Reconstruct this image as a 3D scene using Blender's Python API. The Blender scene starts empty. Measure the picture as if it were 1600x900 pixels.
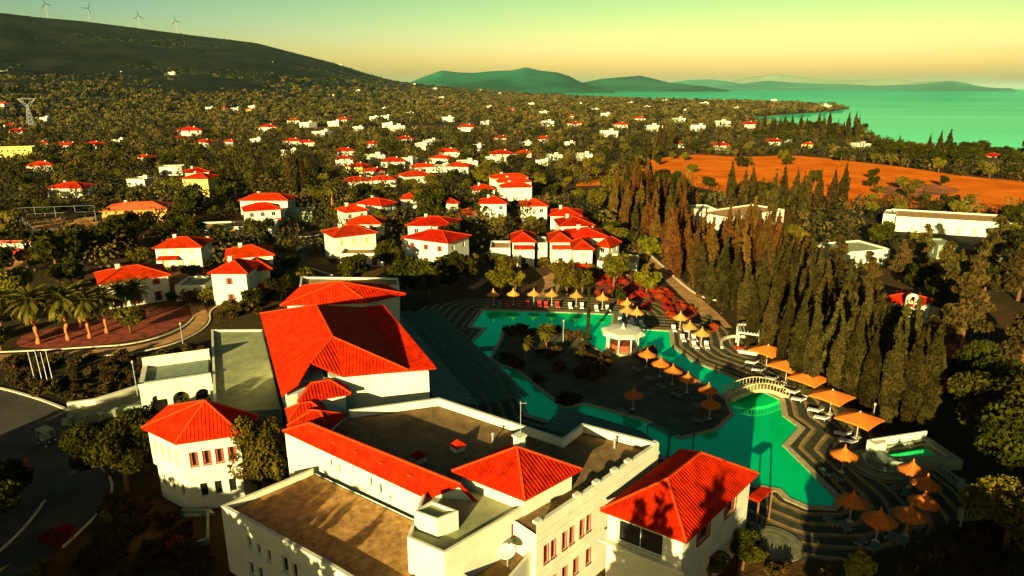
import bpy, math, random
import numpy as np
from mathutils import Vector, Matrix
S = bpy.context.scene
C = S.collection
R = math.radians
random.seed(7); rng = np.random.default_rng(7)

# ------------------------------------------------------------------ camera, sky, sun, exposure
CAM_H, FPX = 40.0, 1067.0
PITCH = math.atan(312 / FPX)
cam = bpy.data.cameras.new('camera'); camo = bpy.data.objects.new('camera', cam); C.objects.link(camo)
camo.location = (0, 0, CAM_H); camo.rotation_euler = (R(90) - PITCH, 0, 0)
cam.sensor_width = 36; cam.lens = 36 * FPX / 1600; cam.clip_start = .5; cam.clip_end = 200000
S.camera = camo
SUN_EL, SUN_AZ = R(12), R(21)          # light travels away from the camera, a little to the right
w = bpy.data.worlds.new('World'); S.world = w; w.use_nodes = True
nt = w.node_tree; bg = nt.nodes['Background']
sk = nt.nodes.new('ShaderNodeTexSky'); sk.sky_type = 'NISHITA'; sk.sun_disc = False
sk.sun_elevation = SUN_EL; sk.sun_rotation = R(180) + SUN_AZ
sep = nt.nodes.new('ShaderNodeSeparateColor'); com = nt.nodes.new('ShaderNodeCombineColor')
nt.links.new(sk.outputs[0], sep.inputs[0])
for i, (p, k, cap) in enumerate(((3.0, 20.5, .64), (2.15, 9.4, .66), (2.15, 7.6, .42))):     # the photograph's strong green and yellow grade of the sky
    a = nt.nodes.new('ShaderNodeMath'); a.operation = 'MULTIPLY'; a.inputs[1].default_value = .1
    mn = nt.nodes.new('ShaderNodeMath'); mn.operation = 'MINIMUM'; mn.inputs[1].default_value = cap
    b = nt.nodes.new('ShaderNodeMath'); b.operation = 'POWER'; b.inputs[1].default_value = p
    c = nt.nodes.new('ShaderNodeMath'); c.operation = 'MULTIPLY'; c.inputs[1].default_value = k
    nt.links.new(sep.outputs[i], a.inputs[0]); nt.links.new(a.outputs[0], mn.inputs[0]); nt.links.new(mn.outputs[0], b.inputs[0])
    nt.links.new(b.outputs[0], c.inputs[0]); nt.links.new(c.outputs[0], com.inputs[i])
nt.links.new(com.outputs[0], bg.inputs[0]); bg.inputs[1].default_value = .1
sun = bpy.data.lights.new('sun', 'SUN'); sun.energy = 5; sun.angle = R(.5); sun.color = (1, .86, .44)
suno = bpy.data.objects.new('sun', sun); C.objects.link(suno)
SD = Vector((math.sin(SUN_AZ) * math.cos(SUN_EL), math.cos(SUN_AZ) * math.cos(SUN_EL), -math.sin(SUN_EL)))
suno.rotation_euler = SD.to_track_quat('-Z', 'Y').to_euler(); suno.location = (0, -60, 90)
S.view_settings.view_transform = 'Standard'; S.view_settings.look = 'None'
S.view_settings.exposure = 1.45; S.view_settings.gamma = 1; S.view_settings.use_curve_mapping = False
S.cycles.use_denoising = True; S.cycles.max_bounces = 5; S.cycles.diffuse_bounces = 1; S.cycles.glossy_bounces = 2
S.cycles.transparent_max_bounces = 4; S.cycles.sample_clamp_indirect = 4

# ------------------------------------------------------------------ helpers
def W(u, v, z=0.0):
    """a point measured in the photograph, at height z, as a place in the world"""
    x = (u - 800) / FPX; y = (450 - v) / FPX
    dy = math.cos(PITCH) + y * math.sin(PITCH); dz = -math.sin(PITCH) + y * math.cos(PITCH)
    t = (z - CAM_H) / dz
    return Vector((t * x, t * dy, z))
def P(x, y, z=0.0):
    z = z - CAM_H
    d = y * math.cos(PITCH) - z * math.sin(PITCH); up = y * math.sin(PITCH) + z * math.cos(PITCH)
    return 800 + FPX * x / d, 450 - FPX * up / d
ORG = {}
class MB:
    def __init__(s): s.v = []; s.f = []; s.m = []
    def add(s, vs, fs, mi=0):
        n = len(s.v); s.v += [tuple(p) for p in vs]; s.f += [tuple(i + n for i in f) for f in fs]; s.m += [mi] * len(fs); return s
    def box(s, c, d, rz=0, mi=0, tilt=None):
        M = Matrix.Rotation(rz, 3, 'Z')
        if tilt: M = M @ tilt
        vs = [Vector(c) + M @ Vector((sx * d[0] / 2, sy * d[1] / 2, sz * d[2] / 2)) for sz in (-1, 1) for sy in (-1, 1) for sx in (-1, 1)]
        return s.add(vs, [(0, 2, 3, 1), (4, 5, 7, 6), (0, 1, 5, 4), (2, 6, 7, 3), (0, 4, 6, 2), (1, 3, 7, 5)], mi)
    def bar(s, a, b, wd, ht, mi=0):
        a, b = Vector(a), Vector(b); t = (b - a).normalized()
        x = t.cross(Vector((0, 0, 1)));  x = x.normalized() if x.length > 1e-4 else Vector((1, 0, 0))
        y = x.cross(t).normalized(); vs = []
        for p in (a, b):
            for sx, sy in ((-1, -1), (1, -1), (1, 1), (-1, 1)): vs.append(p + x * sx * wd / 2 + y * sy * ht / 2)
        return s.add(vs, [(0, 1, 2, 3), (7, 6, 5, 4), (0, 4, 5, 1), (1, 5, 6, 2), (2, 6, 7, 3), (3, 7, 4, 0)], mi)
    def tube(s, pts, rad, n=6, mi=0, cap=True):
        rings = []; vs = []; fs = []
        pts = [Vector(p) for p in pts]
        for i, p in enumerate(pts):
            t = (pts[min(i + 1, len(pts) - 1)] - pts[max(i - 1, 0)]).normalized()
            x = t.cross(Vector((0, 0, 1))); x = x.normalized() if x.length > 1e-3 else Vector((1, 0, 0)); y = t.cross(x)
            r = rad[i] if hasattr(rad, '__len__') else rad
            vs += [p + (x * math.cos(2 * math.pi * k / n) + y * math.sin(2 * math.pi * k / n)) * r for k in range(n)]
        for i in range(len(pts) - 1):
            for k in range(n):
                k2 = (k + 1) % n; fs.append((i * n + k, i * n + k2, (i + 1) * n + k2, (i + 1) * n + k))
        if cap: fs += [tuple(range(n))[::-1], tuple((len(pts) - 1) * n + k for k in range(n))]
        return s.add(vs, fs, mi)
    def lathe(s, c, prof, n=12, mi=0, jit=0):
        vs = []; fs = []; c = Vector(c)
        for r, z in prof:
            for k in range(n):
                a = 2 * math.pi * k / n; rr = r * (1 + jit * random.uniform(-1, 1))
                vs.append(c + Vector((rr * math.cos(a), rr * math.sin(a), z)))
        for i in range(len(prof) - 1):
            for k in range(n):
                k2 = (k + 1) % n; fs.append((i * n + k, i * n + k2, (i + 1) * n + k2, (i + 1) * n + k))
        return s.add(vs, fs, mi)
    def prism(s, poly, z0, z1, mi=0, top=True, bot=True):
        n = len(poly); vs = [(p[0], p[1], z0) for p in poly] + [(p[0], p[1], z1) for p in poly]
        fs = [(i, (i + 1) % n, n + (i + 1) % n, n + i) for i in range(n)]
        if top: fs.append(tuple(range(n, 2 * n)))
        if bot: fs.append(tuple(range(n))[::-1])
        return s.add(vs, fs, mi)
    def slab(s, poly, th=.16, mi=0):
        n = len(poly); poly = [Vector(p) for p in poly]
        vs = poly + [p - Vector((0, 0, th)) for p in poly]
        fs = [tuple(range(n)), tuple(range(n, 2 * n))[::-1]] + [(i, n + i, n + (i + 1) % n, (i + 1) % n) for i in range(n)]
        return s.add(vs, fs, mi)
    def build(s, name, mats, parent=None, smooth=False, local=False):
        me = bpy.data.meshes.new(name)
        v = s.v
        if parent is not None and not local and parent.name in ORG:
            o = ORG[parent.name]; v = [(p[0] - o[0], p[1] - o[1], p[2] - o[2]) for p in v]
        me.from_pydata(v, [], s.f)
        if not isinstance(mats, (list, tuple)): mats = [mats]
        for m in mats: me.materials.append(m)
        if len(mats) > 1: me.polygons.foreach_set('material_index', s.m)
        if smooth: me.polygons.foreach_set('use_smooth', [True] * len(me.polygons))
        me.update()
        ob = bpy.data.objects.new(name, me); C.objects.link(ob)
        if parent is not None:
            ob.parent = parent
            if parent.name in ORG: ORG[ob.name] = ORG[parent.name]
        return ob
def tag(o, label, cat, group=None):
    o['label'] = label; o['category'] = cat
    if group: o['group'] = group
    return o
def thing(name, label, cat, loc=(0, 0, 0), rz=0, group=None):
    o = bpy.data.objects.new(name, None); C.objects.link(o); o.empty_display_size = .3
    o.location = loc; o.rotation_euler = (0, 0, rz); ORG[o.name] = tuple(loc)
    return tag(o, label, cat, group)
def struct(o, kind='structure'): o['kind'] = kind; return o
def kids(o): return KID.get(o.name, [])
KID = {}
def freeze(root):
    """remember a prototype's parts so that it can be copied"""
    for o in list(root.children): KID.setdefault(root.name, []).append(o); freeze(o)
def dup(root, loc=None, rz=None, sc=None, label=None, group=None):
    r = root.copy(); C.objects.link(r)
    if loc is not None: r.location = loc
    if rz is not None: r.rotation_euler = (0, 0, rz)
    if sc is not None: r.scale = sc if hasattr(sc, '__len__') else (sc, sc, sc)
    if label: r['label'] = label
    if group: r['group'] = group
    for ch in kids(root):
        c = ch.copy(); C.objects.link(c); c.parent = r
        for g in kids(ch):
            d = g.copy(); C.objects.link(d); d.parent = c
    return r
class Maker:
    """the first use takes the prototype itself, later uses copy it"""
    def __init__(s, proto): s.p = proto; s.used = False; freeze(proto)
    def put(s, loc, rz=0, sc=1, label=None, group=None):
        if not s.used:
            s.used = True; o = s.p; o.location = loc; o.rotation_euler = (0, 0, rz)
            o.scale = sc if hasattr(sc, '__len__') else (sc, sc, sc)
            if label: o['label'] = label
            if group: o['group'] = group
            return o
        return dup(s.p, loc, rz, sc, label, group)
def inside(poly, x, y):
    r = False; n = len(poly)
    for i in range(n):
        x1, y1 = poly[i][0], poly[i][1]; x2, y2 = poly[i - 1][0], poly[i - 1][1]
        if (y1 > y) != (y2 > y) and x < (x2 - x1) * (y - y1) / (y2 - y1) + x1: r = not r
    return r
def inset(poly, d):
    n = len(poly); out = []
    P2 = [Vector((p[0], p[1])) for p in poly]
    for i in range(n):
        a, b, c = P2[i - 1], P2[i], P2[(i + 1) % n]
        e1 = (b - a).normalized(); e2 = (c - b).normalized()
        n1 = Vector((-e1.y, e1.x)); n2 = Vector((-e2.y, e2.x))
        k = n1 + n2; den = max(.3, 1 + n1.dot(n2)); out.append(b + k * d / den)
    return out
def smooth_poly(pts, it=2):
    for _ in range(it):
        q = []
        for i in range(len(pts)):
            a, b = Vector(pts[i]), Vector(pts[(i + 1) % len(pts)])
            q += [a * .75 + b * .25, a * .25 + b * .75]
        pts = q
    return pts

# ------------------------------------------------------------------ materials
def mat(name, col, rough=.8, var=.25, scale=3.0, bump=0.0, bscale=None, rnd=0.0, hue=None, spec=.3, coord='Object', col2=None, contrast=(.35, .65)):
    m = bpy.data.materials.new(name); m.use_nodes = True; t = m.node_tree; b = t.nodes['Principled BSDF']
    b.inputs['Roughness'].default_value = rough; b.inputs['Specular IOR Level'].default_value = spec
    tc = t.nodes.new('ShaderNodeTexCoord'); nz = t.nodes.new('ShaderNodeTexNoise'); nz.inputs['Scale'].default_value = scale
    nz.inputs['Detail'].default_value = 6; nz.inputs['Roughness'].default_value = .62
    t.links.new(tc.outputs[coord], nz.inputs['Vector'])
    rp = t.nodes.new('ShaderNodeValToRGB'); rp.color_ramp.elements[0].position, rp.color_ramp.elements[1].position = contrast
    c2 = col2 or tuple(min(1, x * (1 + var)) for x in col)
    rp.color_ramp.elements[0].color = (*[x * (1 - var) for x in col], 1); rp.color_ramp.elements[1].color = (*c2, 1)
    t.links.new(nz.outputs['Fac'], rp.inputs['Fac']); out = rp.outputs['Color']
    if rnd:
        oi = t.nodes.new('ShaderNodeObjectInfo'); mp = t.nodes.new('ShaderNodeMapRange')
        mp.inputs['To Min'].default_value = 1 - rnd; mp.inputs['To Max'].default_value = 1 + rnd
        t.links.new(oi.outputs['Random'], mp.inputs['Value'])
        hs = t.nodes.new('ShaderNodeHueSaturation'); t.links.new(mp.outputs[0], hs.inputs['Value'])
        if hue:
            m2 = t.nodes.new('ShaderNodeMapRange'); m2.inputs['To Min'].default_value = .5 - hue; m2.inputs['To Max'].default_value = .5 + hue
            mo = t.nodes.new('ShaderNodeMath'); mo.operation = 'FRACT'; ml = t.nodes.new('ShaderNodeMath'); ml.operation = 'MULTIPLY'; ml.inputs[1].default_value = 7.31
            t.links.new(oi.outputs['Random'], ml.inputs[0]); t.links.new(ml.outputs[0], mo.inputs[0]); t.links.new(mo.outputs[0], m2.inputs['Value']); t.links.new(m2.outputs[0], hs.inputs['Hue'])
        t.links.new(out, hs.inputs['Color']); out = hs.outputs['Color']
    t.links.new(out, b.inputs['Base Color'])
    if bump:
        n2 = t.nodes.new('ShaderNodeTexNoise'); n2.inputs['Scale'].default_value = bscale or scale * 6; n2.inputs['Detail'].default_value = 5
        t.links.new(tc.outputs[coord], n2.inputs['Vector'])
        bp = t.nodes.new('ShaderNodeBump'); bp.inputs['Strength'].default_value = bump; bp.inputs['Distance'].default_value = .05
        t.links.new(n2.outputs['Fac'], bp.inputs['Height']); t.links.new(bp.outputs[0], b.inputs['Normal'])
    return m
M = {}
M['white'] = mat('white_render', (.62, .58, .4), .9, .1, .7, .25, 9)
M['cream'] = mat('cream_render', (.66, .6, .36), .9, .1, .7, .2, 9)
M['yellow'] = mat('yellow_render', (.72, .58, .12), .9, .1, .5)
M['tile'] = mat('red_roof_tiles', (.4, .013, .0008), .85, .42, 1.1, .5, 14, spec=.03, rnd=.18)
M['ridge'] = mat('ridge_tiles', (.5, .04, .005), .8, .25, 4, spec=.05)
M['tile_far'] = mat('red_roof_far', (.42, .018, .001), .85, .4, .8, .5, 6, spec=.03, rnd=.3, hue=.003)
M['tile_brown'] = mat('brown_roof_far', (.5, .1, .02), .8, .3, .8, rnd=.2)
M['gravel'] = mat('gravel_roof', (.46, .22, .05), .95, .4, 1.6, .8, 22, col2=(.6, .32, .09))
M['gravel_shaded'] = mat('shaded_gravel_roof', (.2, .115, .035), .95, .35, .8, .6, 18)  # gravel darkened so that its colour carries the shade on the flat roofs
M['concrete'] = mat('concrete_roof', (.3, .3, .13), .9, .25, .5, .3, 8)
M['wood'] = mat('brown_shutter', (.28, .05, .015), .6, .3, 5)
M['darkglass'] = mat('window_glass', (.012, .014, .012), .08, .2, 2, spec=.6)
M['curtain'] = mat('pale_shutter', (.6, .55, .2), .7, .15, 3)
M['frame'] = mat('white_frame', (.6, .56, .42), .6, .1, 3)
M['pergola'] = mat('green_timber', (.05, .1, .055), .75, .35, 1.6, .3, 12)
M['asphalt'] = mat('asphalt', (.055, .045, .026), .9, .3, .35, .5, 20)
M['kerb'] = mat('kerb_stone', (.62, .5, .3), .85, .15, 2)
M['path'] = mat('sandy_path', (.4, .2, .06), .95, .3, .5, .4, 10)
M['soil_red'] = mat('red_soil', (.22, .032, .006), .97, .55, .7, .9, 6)
M['field'] = mat('ploughed_orange_field', (.86, .15, .003), .97, .25, .06, .35, 1.2, col2=(.95, .22, .008), spec=.02)
M['sport'] = mat('sport_court', (.62, .26, .05), .9, .2, .1)
M['trunk'] = mat('bark', (.16, .07, .025), .9, .35, 5, .8, 20)
M['palmtrunk'] = mat('palm_bark', (.5, .13, .03), .9, .4, 6, .8, 20)
M['thatch'] = mat('straw_thatch', (.62, .15, .012), .9, .35, 9, .9, 40, rnd=.15)
M['straw'] = mat('beige_parasol', (.6, .24, .04), .9, .25, 6, .5, 30, rnd=.12)
M['canvas'] = mat('orange_canvas', (.66, .15, .01), .8, .1, 2, .1, 20, rnd=.1)
M['pole'] = mat('pole_paint', (.55, .45, .3), .5, .1, 4)
M['metal'] = mat('grey_metal', (.25, .25, .22), .45, .2, 5)
M['lounge_grn'] = mat('green_grey_lounger', (.1, .15, .11), .75, .2, 5)
M['lounge_red'] = mat('red_lounger', (.6, .03, .015), .7, .2, 5)
M['lounge_wht'] = mat('white_lounger', (.72, .68, .55), .7, .1, 5)
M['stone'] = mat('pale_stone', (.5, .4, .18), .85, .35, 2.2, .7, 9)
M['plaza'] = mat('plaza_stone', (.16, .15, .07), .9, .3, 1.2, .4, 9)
M['greenwall'] = mat('green_grey_and_shaded_wall', (.2, .24, .14), .9, .2, .8, .3, 8)  # also stands for white walls in shade, the shade put into the colour
M['black'] = mat('dark_rubber', (.02, .02, .018), .7, .2, 5)
M['bouga'] = mat('red_blossom', (.26, .024, .004), .85, .6, 6, rnd=.4, hue=.01, spec=.03)
def leafmat(name, a, b, rnd=.3, hue=.02, scale=.55):
    m = mat(name, a, .9, .35, scale, rnd=rnd, hue=hue, col2=b, spec=.02)
    return m
M['olive'] = leafmat('olive_leaves', (.046, .038, .002), (.15, .112, .008))
M['darkleaf'] = leafmat('dark_leaves', (.011, .014, .0012), (.048, .043, .003))
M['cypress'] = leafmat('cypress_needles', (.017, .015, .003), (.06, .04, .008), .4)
M['cypress_far'] = leafmat('sunlit_cypress_needles', (.05, .022, .004), (.12, .05, .008), .35)  # brown sunlight on the far grove put into the needle colour
M['pine'] = leafmat('pine_needles', (.02, .018, .0035), (.08, .053, .01))
M['palmleaf'] = leafmat('palm_fronds', (.05, .045, .004), (.12, .095, .01))
M['gold'] = leafmat('golden_leaves', (.3, .2, .02), (.5, .36, .04))
M['cover'] = leafmat('ground_cover_leaves', (.025, .02, .005), (.09, .05, .011))
M['cover_red'] = leafmat('red_ground_cover', (.34, .045, .01), (.62, .1, .02))
def groundmat():
    m = bpy.data.materials.new('ground_soil'); m.use_nodes = True; t = m.node_tree; b = t.nodes['Principled BSDF']; b.inputs['Roughness'].default_value = .97
    b.inputs['Specular IOR Level'].default_value = .1
    tc = t.nodes.new('ShaderNodeTexCoord')
    def nz(sc, det=7):
        n = t.nodes.new('ShaderNodeTexNoise'); n.inputs['Scale'].default_value = sc; n.inputs['Detail'].default_value = det; t.links.new(tc.outputs['Object'], n.inputs['Vector']); return n
    r = t.nodes.new('ShaderNodeValToRGB'); e = r.color_ramp.elements
    e[0].position = .35; e[0].color = (.02, .017, .005, 1); e[1].position = .72; e[1].color = (.24, .085, .014, 1)
    x = r.color_ramp.elements.new(.5); x.color = (.06, .036, .008, 1)
    t.links.new(nz(.018).outputs['Fac'], r.inputs['Fac'])
    r2 = t.nodes.new('ShaderNodeValToRGB'); r2.color_ramp.elements[0].color = (.35, .35, .35, 1); r2.color_ramp.elements[1].color = (1.3, 1.3, 1.3, 1)
    t.links.new(nz(.5).outputs['Fac'], r2.inputs['Fac'])
    mx = t.nodes.new('ShaderNodeMix'); mx.data_type = 'RGBA'; mx.blend_type = 'MULTIPLY'; mx.inputs[0].default_value = 1
    t.links.new(r.outputs[0], mx.inputs[6]); t.links.new(r2.outputs[0], mx.inputs[7]); t.links.new(mx.outputs[2], b.inputs['Base Color'])
    bp = t.nodes.new('ShaderNodeBump'); bp.inputs['Strength'].default_value = .6; bp.inputs['Distance'].default_value = .3
    t.links.new(nz(1.2).outputs['Fac'], bp.inputs['Height']); t.links.new(bp.outputs[0], b.inputs['Normal'])
    return m
M['ground'] = groundmat()
def watermat(name, col, col2, tint, gloss, wscale, wstr, nscale, stretch=(1, 1, 1)):
    m = bpy.data.materials.new(name); m.use_nodes = True; t = m.node_tree; t.nodes.remove(t.nodes['Principled BSDF']); out = t.nodes['Material Output']
    tc = t.nodes.new('ShaderNodeTexCoord'); mp = t.nodes.new('ShaderNodeMapping'); mp.inputs['Scale'].default_value = stretch
    t.links.new(tc.outputs['Object'], mp.inputs['Vector'])
    n1 = t.nodes.new('ShaderNodeTexNoise'); n1.inputs['Scale'].default_value = nscale; n1.inputs['Detail'].default_value = 5; t.links.new(mp.outputs[0], n1.inputs['Vector'])
    rp = t.nodes.new('ShaderNodeValToRGB'); rp.color_ramp.elements[0].position = .35; rp.color_ramp.elements[1].position = .65
    rp.color_ramp.elements[0].color = (*col, 1); rp.color_ramp.elements[1].color = (*col2, 1); t.links.new(n1.outputs['Fac'], rp.inputs['Fac'])
    n2 = t.nodes.new('ShaderNodeTexNoise'); n2.inputs['Scale'].default_value = wscale; n2.inputs['Detail'].default_value = 3; t.links.new(mp.outputs[0], n2.inputs['Vector'])
    bp = t.nodes.new('ShaderNodeBump'); bp.inputs['Strength'].default_value = wstr; bp.inputs['Distance'].default_value = .05; t.links.new(n2.outputs['Fac'], bp.inputs['Height'])
    d = t.nodes.new('ShaderNodeBsdfDiffuse'); t.links.new(rp.outputs[0], d.inputs['Color'])
    g = t.nodes.new('ShaderNodeBsdfGlossy'); g.inputs['Color'].default_value = (*tint, 1); g.inputs['Roughness'].default_value = .06; t.links.new(bp.outputs[0], g.inputs['Normal'])
    mx = t.nodes.new('ShaderNodeMixShader'); mx.inputs[0].default_value = gloss
    t.links.new(d.outputs[0], mx.inputs[1]); t.links.new(g.outputs[0], mx.inputs[2]); t.links.new(mx.outputs[0], out.inputs[0])
    return m
M['pool'] = watermat('pool_water', (.0, .8, .22), (.0, .9, .27), (.04, 1, .34), .42, 2.2, .05, .25)
M['sea'] = watermat('sea_water', (.02, .5, .28), (.1, .8, .46), (.3, 1, .75), .5, .05, .25, .0025, (.35, 2.2, 1))

# ------------------------------------------------------------------ the land, the sea, the hills
coast = [(1700, 245), (1600, 241), (1500, 238), (1420, 232), (1375, 224), (1340, 206), (1260, 198), (1200, 195), (1168, 188), (1175, 182), (1240, 177), (1300, 173), (1326, 168.5), (1300, 165.5), (1230, 161), (1150, 158.5), (1050, 155.5), (960, 152.5), (885, 149.5)]
cp = [W(*p) for p in coast]
land = [Vector((-9000, -300, 0)), Vector((900, -300, 0)), Vector((900, 560, 0))] + cp + [Vector((100, 6500, 0)), Vector((-2500, 9000, 0)), Vector((-9000, 9000, 0))]
mb = MB(); mb.prism([(p.x, p.y) for p in land], -3, 0)
struct(mb.build('ground', M['ground']))
mb = MB(); mb.add([(-90000, -3000, -1.2), (90000, -3000, -1.2), (90000, 120000, -1.2), (-90000, 120000, -1.2)], [(0, 1, 2, 3)])
struct(mb.build('sea', M['sea']))
def interp(tab, u): return float(np.interp(u, [a[0] for a in tab], [a[1] for a in tab]))
def vnoise(x, y, sc, seed=0):
    xs, ys = x / sc, y / sc; x0, y0 = np.floor(xs).astype(int), np.floor(ys).astype(int); fx, fy = xs - x0, ys - y0
    fx = fx * fx * (3 - 2 * fx); fy = fy * fy * (3 - 2 * fy)
    h = lambda a, b: (np.sin(a * 127.1 + b * 311.7 + seed * 17.3) * 43758.5453) % 1.0
    return (h(x0, y0) * (1 - fx) + h(x0 + 1, y0) * fx) * (1 - fy) + (h(x0, y0 + 1) * (1 - fx) + h(x0 + 1, y0 + 1) * fx) * fy
def ridge_terrain(name, prof, dist, base_frac, u0, u1, nu, nt_, m, rough=.12, back=1.5, seed=0, z0=-1.5):
    """a mountain whose crest follows prof (skyline) at the distance dist(u); it falls to the plain on both sides"""
    us = np.linspace(u0, u1, nu); ts = np.concatenate([np.linspace(base_frac, 1, nt_), np.linspace(1, back, nt_ // 2 + 1)[1:]])
    V = []; 
    for u in us:
        D = dist(u); p = W(u, 300, 0); az = Vector((p.x, p.y)).normalized()
        c = (u - 800) / FPX; v = interp(prof, u); yv = (450 - v) / FPX
        dy = math.cos(PITCH) + yv * math.sin(PITCH); dz = -math.sin(PITCH) + yv * math.cos(PITCH)
        hz = CAM_H + D * dz / math.hypot(c, dy); az = Vector((c, dy)).normalized()
        for t in ts:
            r = D * t; x, y = az.x * r, az.y * r
            f = max(0, (t - base_frac) / (1 - base_frac)) if t <= 1 else max(0, (back - t) / (back - 1))
            f = f ** 1.35 if t <= 1 else f * f * (3 - 2 * f)
            n = 0
            if t != 1:
                s1 = D * .06
                n = (vnoise(np.array(x), np.array(y), s1, seed) - .5) + .5 * (vnoise(np.array(x), np.array(y), s1 / 2.2, seed + 1) - .5) + .25 * (vnoise(np.array(x), np.array(y), s1 / 5, seed + 2) - .5)
                n *= rough * hz * min(1, f * 4) * min(1, abs(1 - t) * 6)
            V.append((x, y, max(z0, z0 + (hz - z0) * f + float(n) * 2)))
    k = len(ts); F = [(i * k + j, (i + 1) * k + j, (i + 1) * k + j + 1, i * k + j + 1) for i in range(nu - 1) for j in range(k - 1)]
    mb = MB(); mb.add(V, F); o = mb.build(name, m, smooth=True); return struct(o)
def hillmat(name, a, b, sc, dots=0):
    m = mat(name, a, .97, .3, sc, .0, col2=b, spec=.05, contrast=(.4, .62)); return m
M['hill'] = hillmat('scrub_hill', (.004, .009, .0025), (.02, .022, .006), .011)
M['isle1'] = hillmat('hazed_wooded_island', (.004, .1, .05), (.012, .15, .075), .0012)  # haze painted into the island colours over the woods, stronger with distance
M['isle2'] = hillmat('hazed_far_island', (.05, .28, .16), (.07, .32, .19), .0006)
M['isle3'] = hillmat('hazed_faint_island', (.22, .3, .15), (.26, .33, .17), .0003)
hp = [(-400, 8), (-150, 14), (0, 20), (60, 27), (130, 33), (200, 42), (300, 55), (400, 67), (450, 80), (520, 98), (570, 114), (610, 125), (650, 131), (700, 136), (760, 141), (830, 146), (900, 150)]
ridge_terrain('hill', hp, lambda u: 3300 + max(0, u) * 1.2, .3, -400, 890, 150, 46, M['hill'], .05, 1.6, 3)
i1 = [(560, 141), (620, 134), (645, 127), (665, 119), (690, 110), (715, 113), (740, 114), (770, 111), (800, 110), (822, 105), (842, 110), (870, 113), (890, 119), (905, 127), (925, 134), (960, 141)]
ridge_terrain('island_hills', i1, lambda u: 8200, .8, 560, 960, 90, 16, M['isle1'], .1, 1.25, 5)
i2 = [(880, 141), (905, 130), (940, 123), (965, 121), (1000, 118), (1030, 125), (1045, 129), (1100, 134), (1140, 141)]
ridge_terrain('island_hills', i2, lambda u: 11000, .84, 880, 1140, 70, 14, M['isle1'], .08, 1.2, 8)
i3 = [(1020, 141), (1040, 130), (1075, 125), (1110, 124), (1135, 127), (1160, 131), (1180, 128), (1200, 126), (1240, 129), (1290, 131), (1330, 132), (1370, 134), (1400, 133), (1450, 131), (1490, 126), (1515, 131), (1540, 137), (1580, 138), (1590, 141)]
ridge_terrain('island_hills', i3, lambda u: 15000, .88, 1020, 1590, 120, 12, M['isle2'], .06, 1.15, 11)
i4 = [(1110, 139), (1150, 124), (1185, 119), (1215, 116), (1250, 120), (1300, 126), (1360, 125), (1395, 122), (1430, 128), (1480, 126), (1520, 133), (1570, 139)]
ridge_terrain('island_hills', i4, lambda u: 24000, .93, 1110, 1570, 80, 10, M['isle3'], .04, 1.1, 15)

def hill_z(x, y):
    if y < 300: return 0.0
    u = P(x, y)[0]
    if u > 885: return 0.0
    D = 3300 + max(0, u) * 1.2; t = math.hypot(x, y) / D
    if t < .3 or t > 1.02: return 0.0
    v = interp(hp, u); c = (u - 800) / FPX; yv = (450 - v) / FPX; dy = math.cos(PITCH) + yv * math.sin(PITCH); dz = -math.sin(PITCH) + yv * math.cos(PITCH)
    hz = CAM_H + D * dz / math.hypot(c, dy); f = min(1, (t - .3) / .7) ** 1.35
    return max(0.0, -1.5 + (hz + 1.5) * f)
def sheet(name, px, z, m, it=0, holes=None):
    pts = [W(*p) for p in px]
    if it: pts = smooth_poly(pts, it)
    mb = MB(); mb.add([(p.x, p.y, z) for p in pts], [tuple(range(len(pts)))])
    return struct(mb.build(name, m)), [(p.x, p.y) for p in pts]
def ribbon(name, px, wd, z, m, it=2, kind='structure', ht=None, closed=False, parent=None):
    pts = [W(*p) for p in px]
    for _ in range(it):
        q = [pts[0]]
        for a, b in zip(pts, pts[1:]): q += [a * .75 + b * .25, a * .25 + b * .75]
        pts = q + [pts[-1]]
    L = []; Rr = []
    for i, p in enumerate(pts):
        t = (pts[min(i + 1, len(pts) - 1)] - pts[max(i - 1, 0)]).normalized(); n = Vector((-t.y, t.x, 0)) * wd / 2
        L.append(p + n); Rr.append(p - n)
    mb = MB(); k = len(pts)
    if ht is None:
        mb.add([(p.x, p.y, z) for p in L + Rr], [(k + i, k + i + 1, i + 1, i) for i in range(k - 1)])
    else:
        vs = [(p.x, p.y, z) for p in L + Rr] + [(p.x, p.y, z + ht) for p in L + Rr]
        fs = []
        for i in range(k - 1):
            fs += [(2 * k + k + i, 2 * k + k + i + 1, 2 * k + i + 1, 2 * k + i), (i, 2 * k + i, 2 * k + i + 1, i + 1), (k + i, k + i + 1, 3 * k + i + 1, 3 * k + i)]
        fs += [(0, k, 3 * k, 2 * k), (k - 1, 3 * k - 1, 4 * k - 1, 2 * k - 1)]
        mb.add(vs, fs)
    o = mb.build(name, m, parent)
    if kind: o['kind'] = kind
    return o
AVOID = []     # outlines (world) where no tree may stand
def av(px): AVOID.append([(p.x, p.y) for p in (W(*q) for q in px)])

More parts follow.
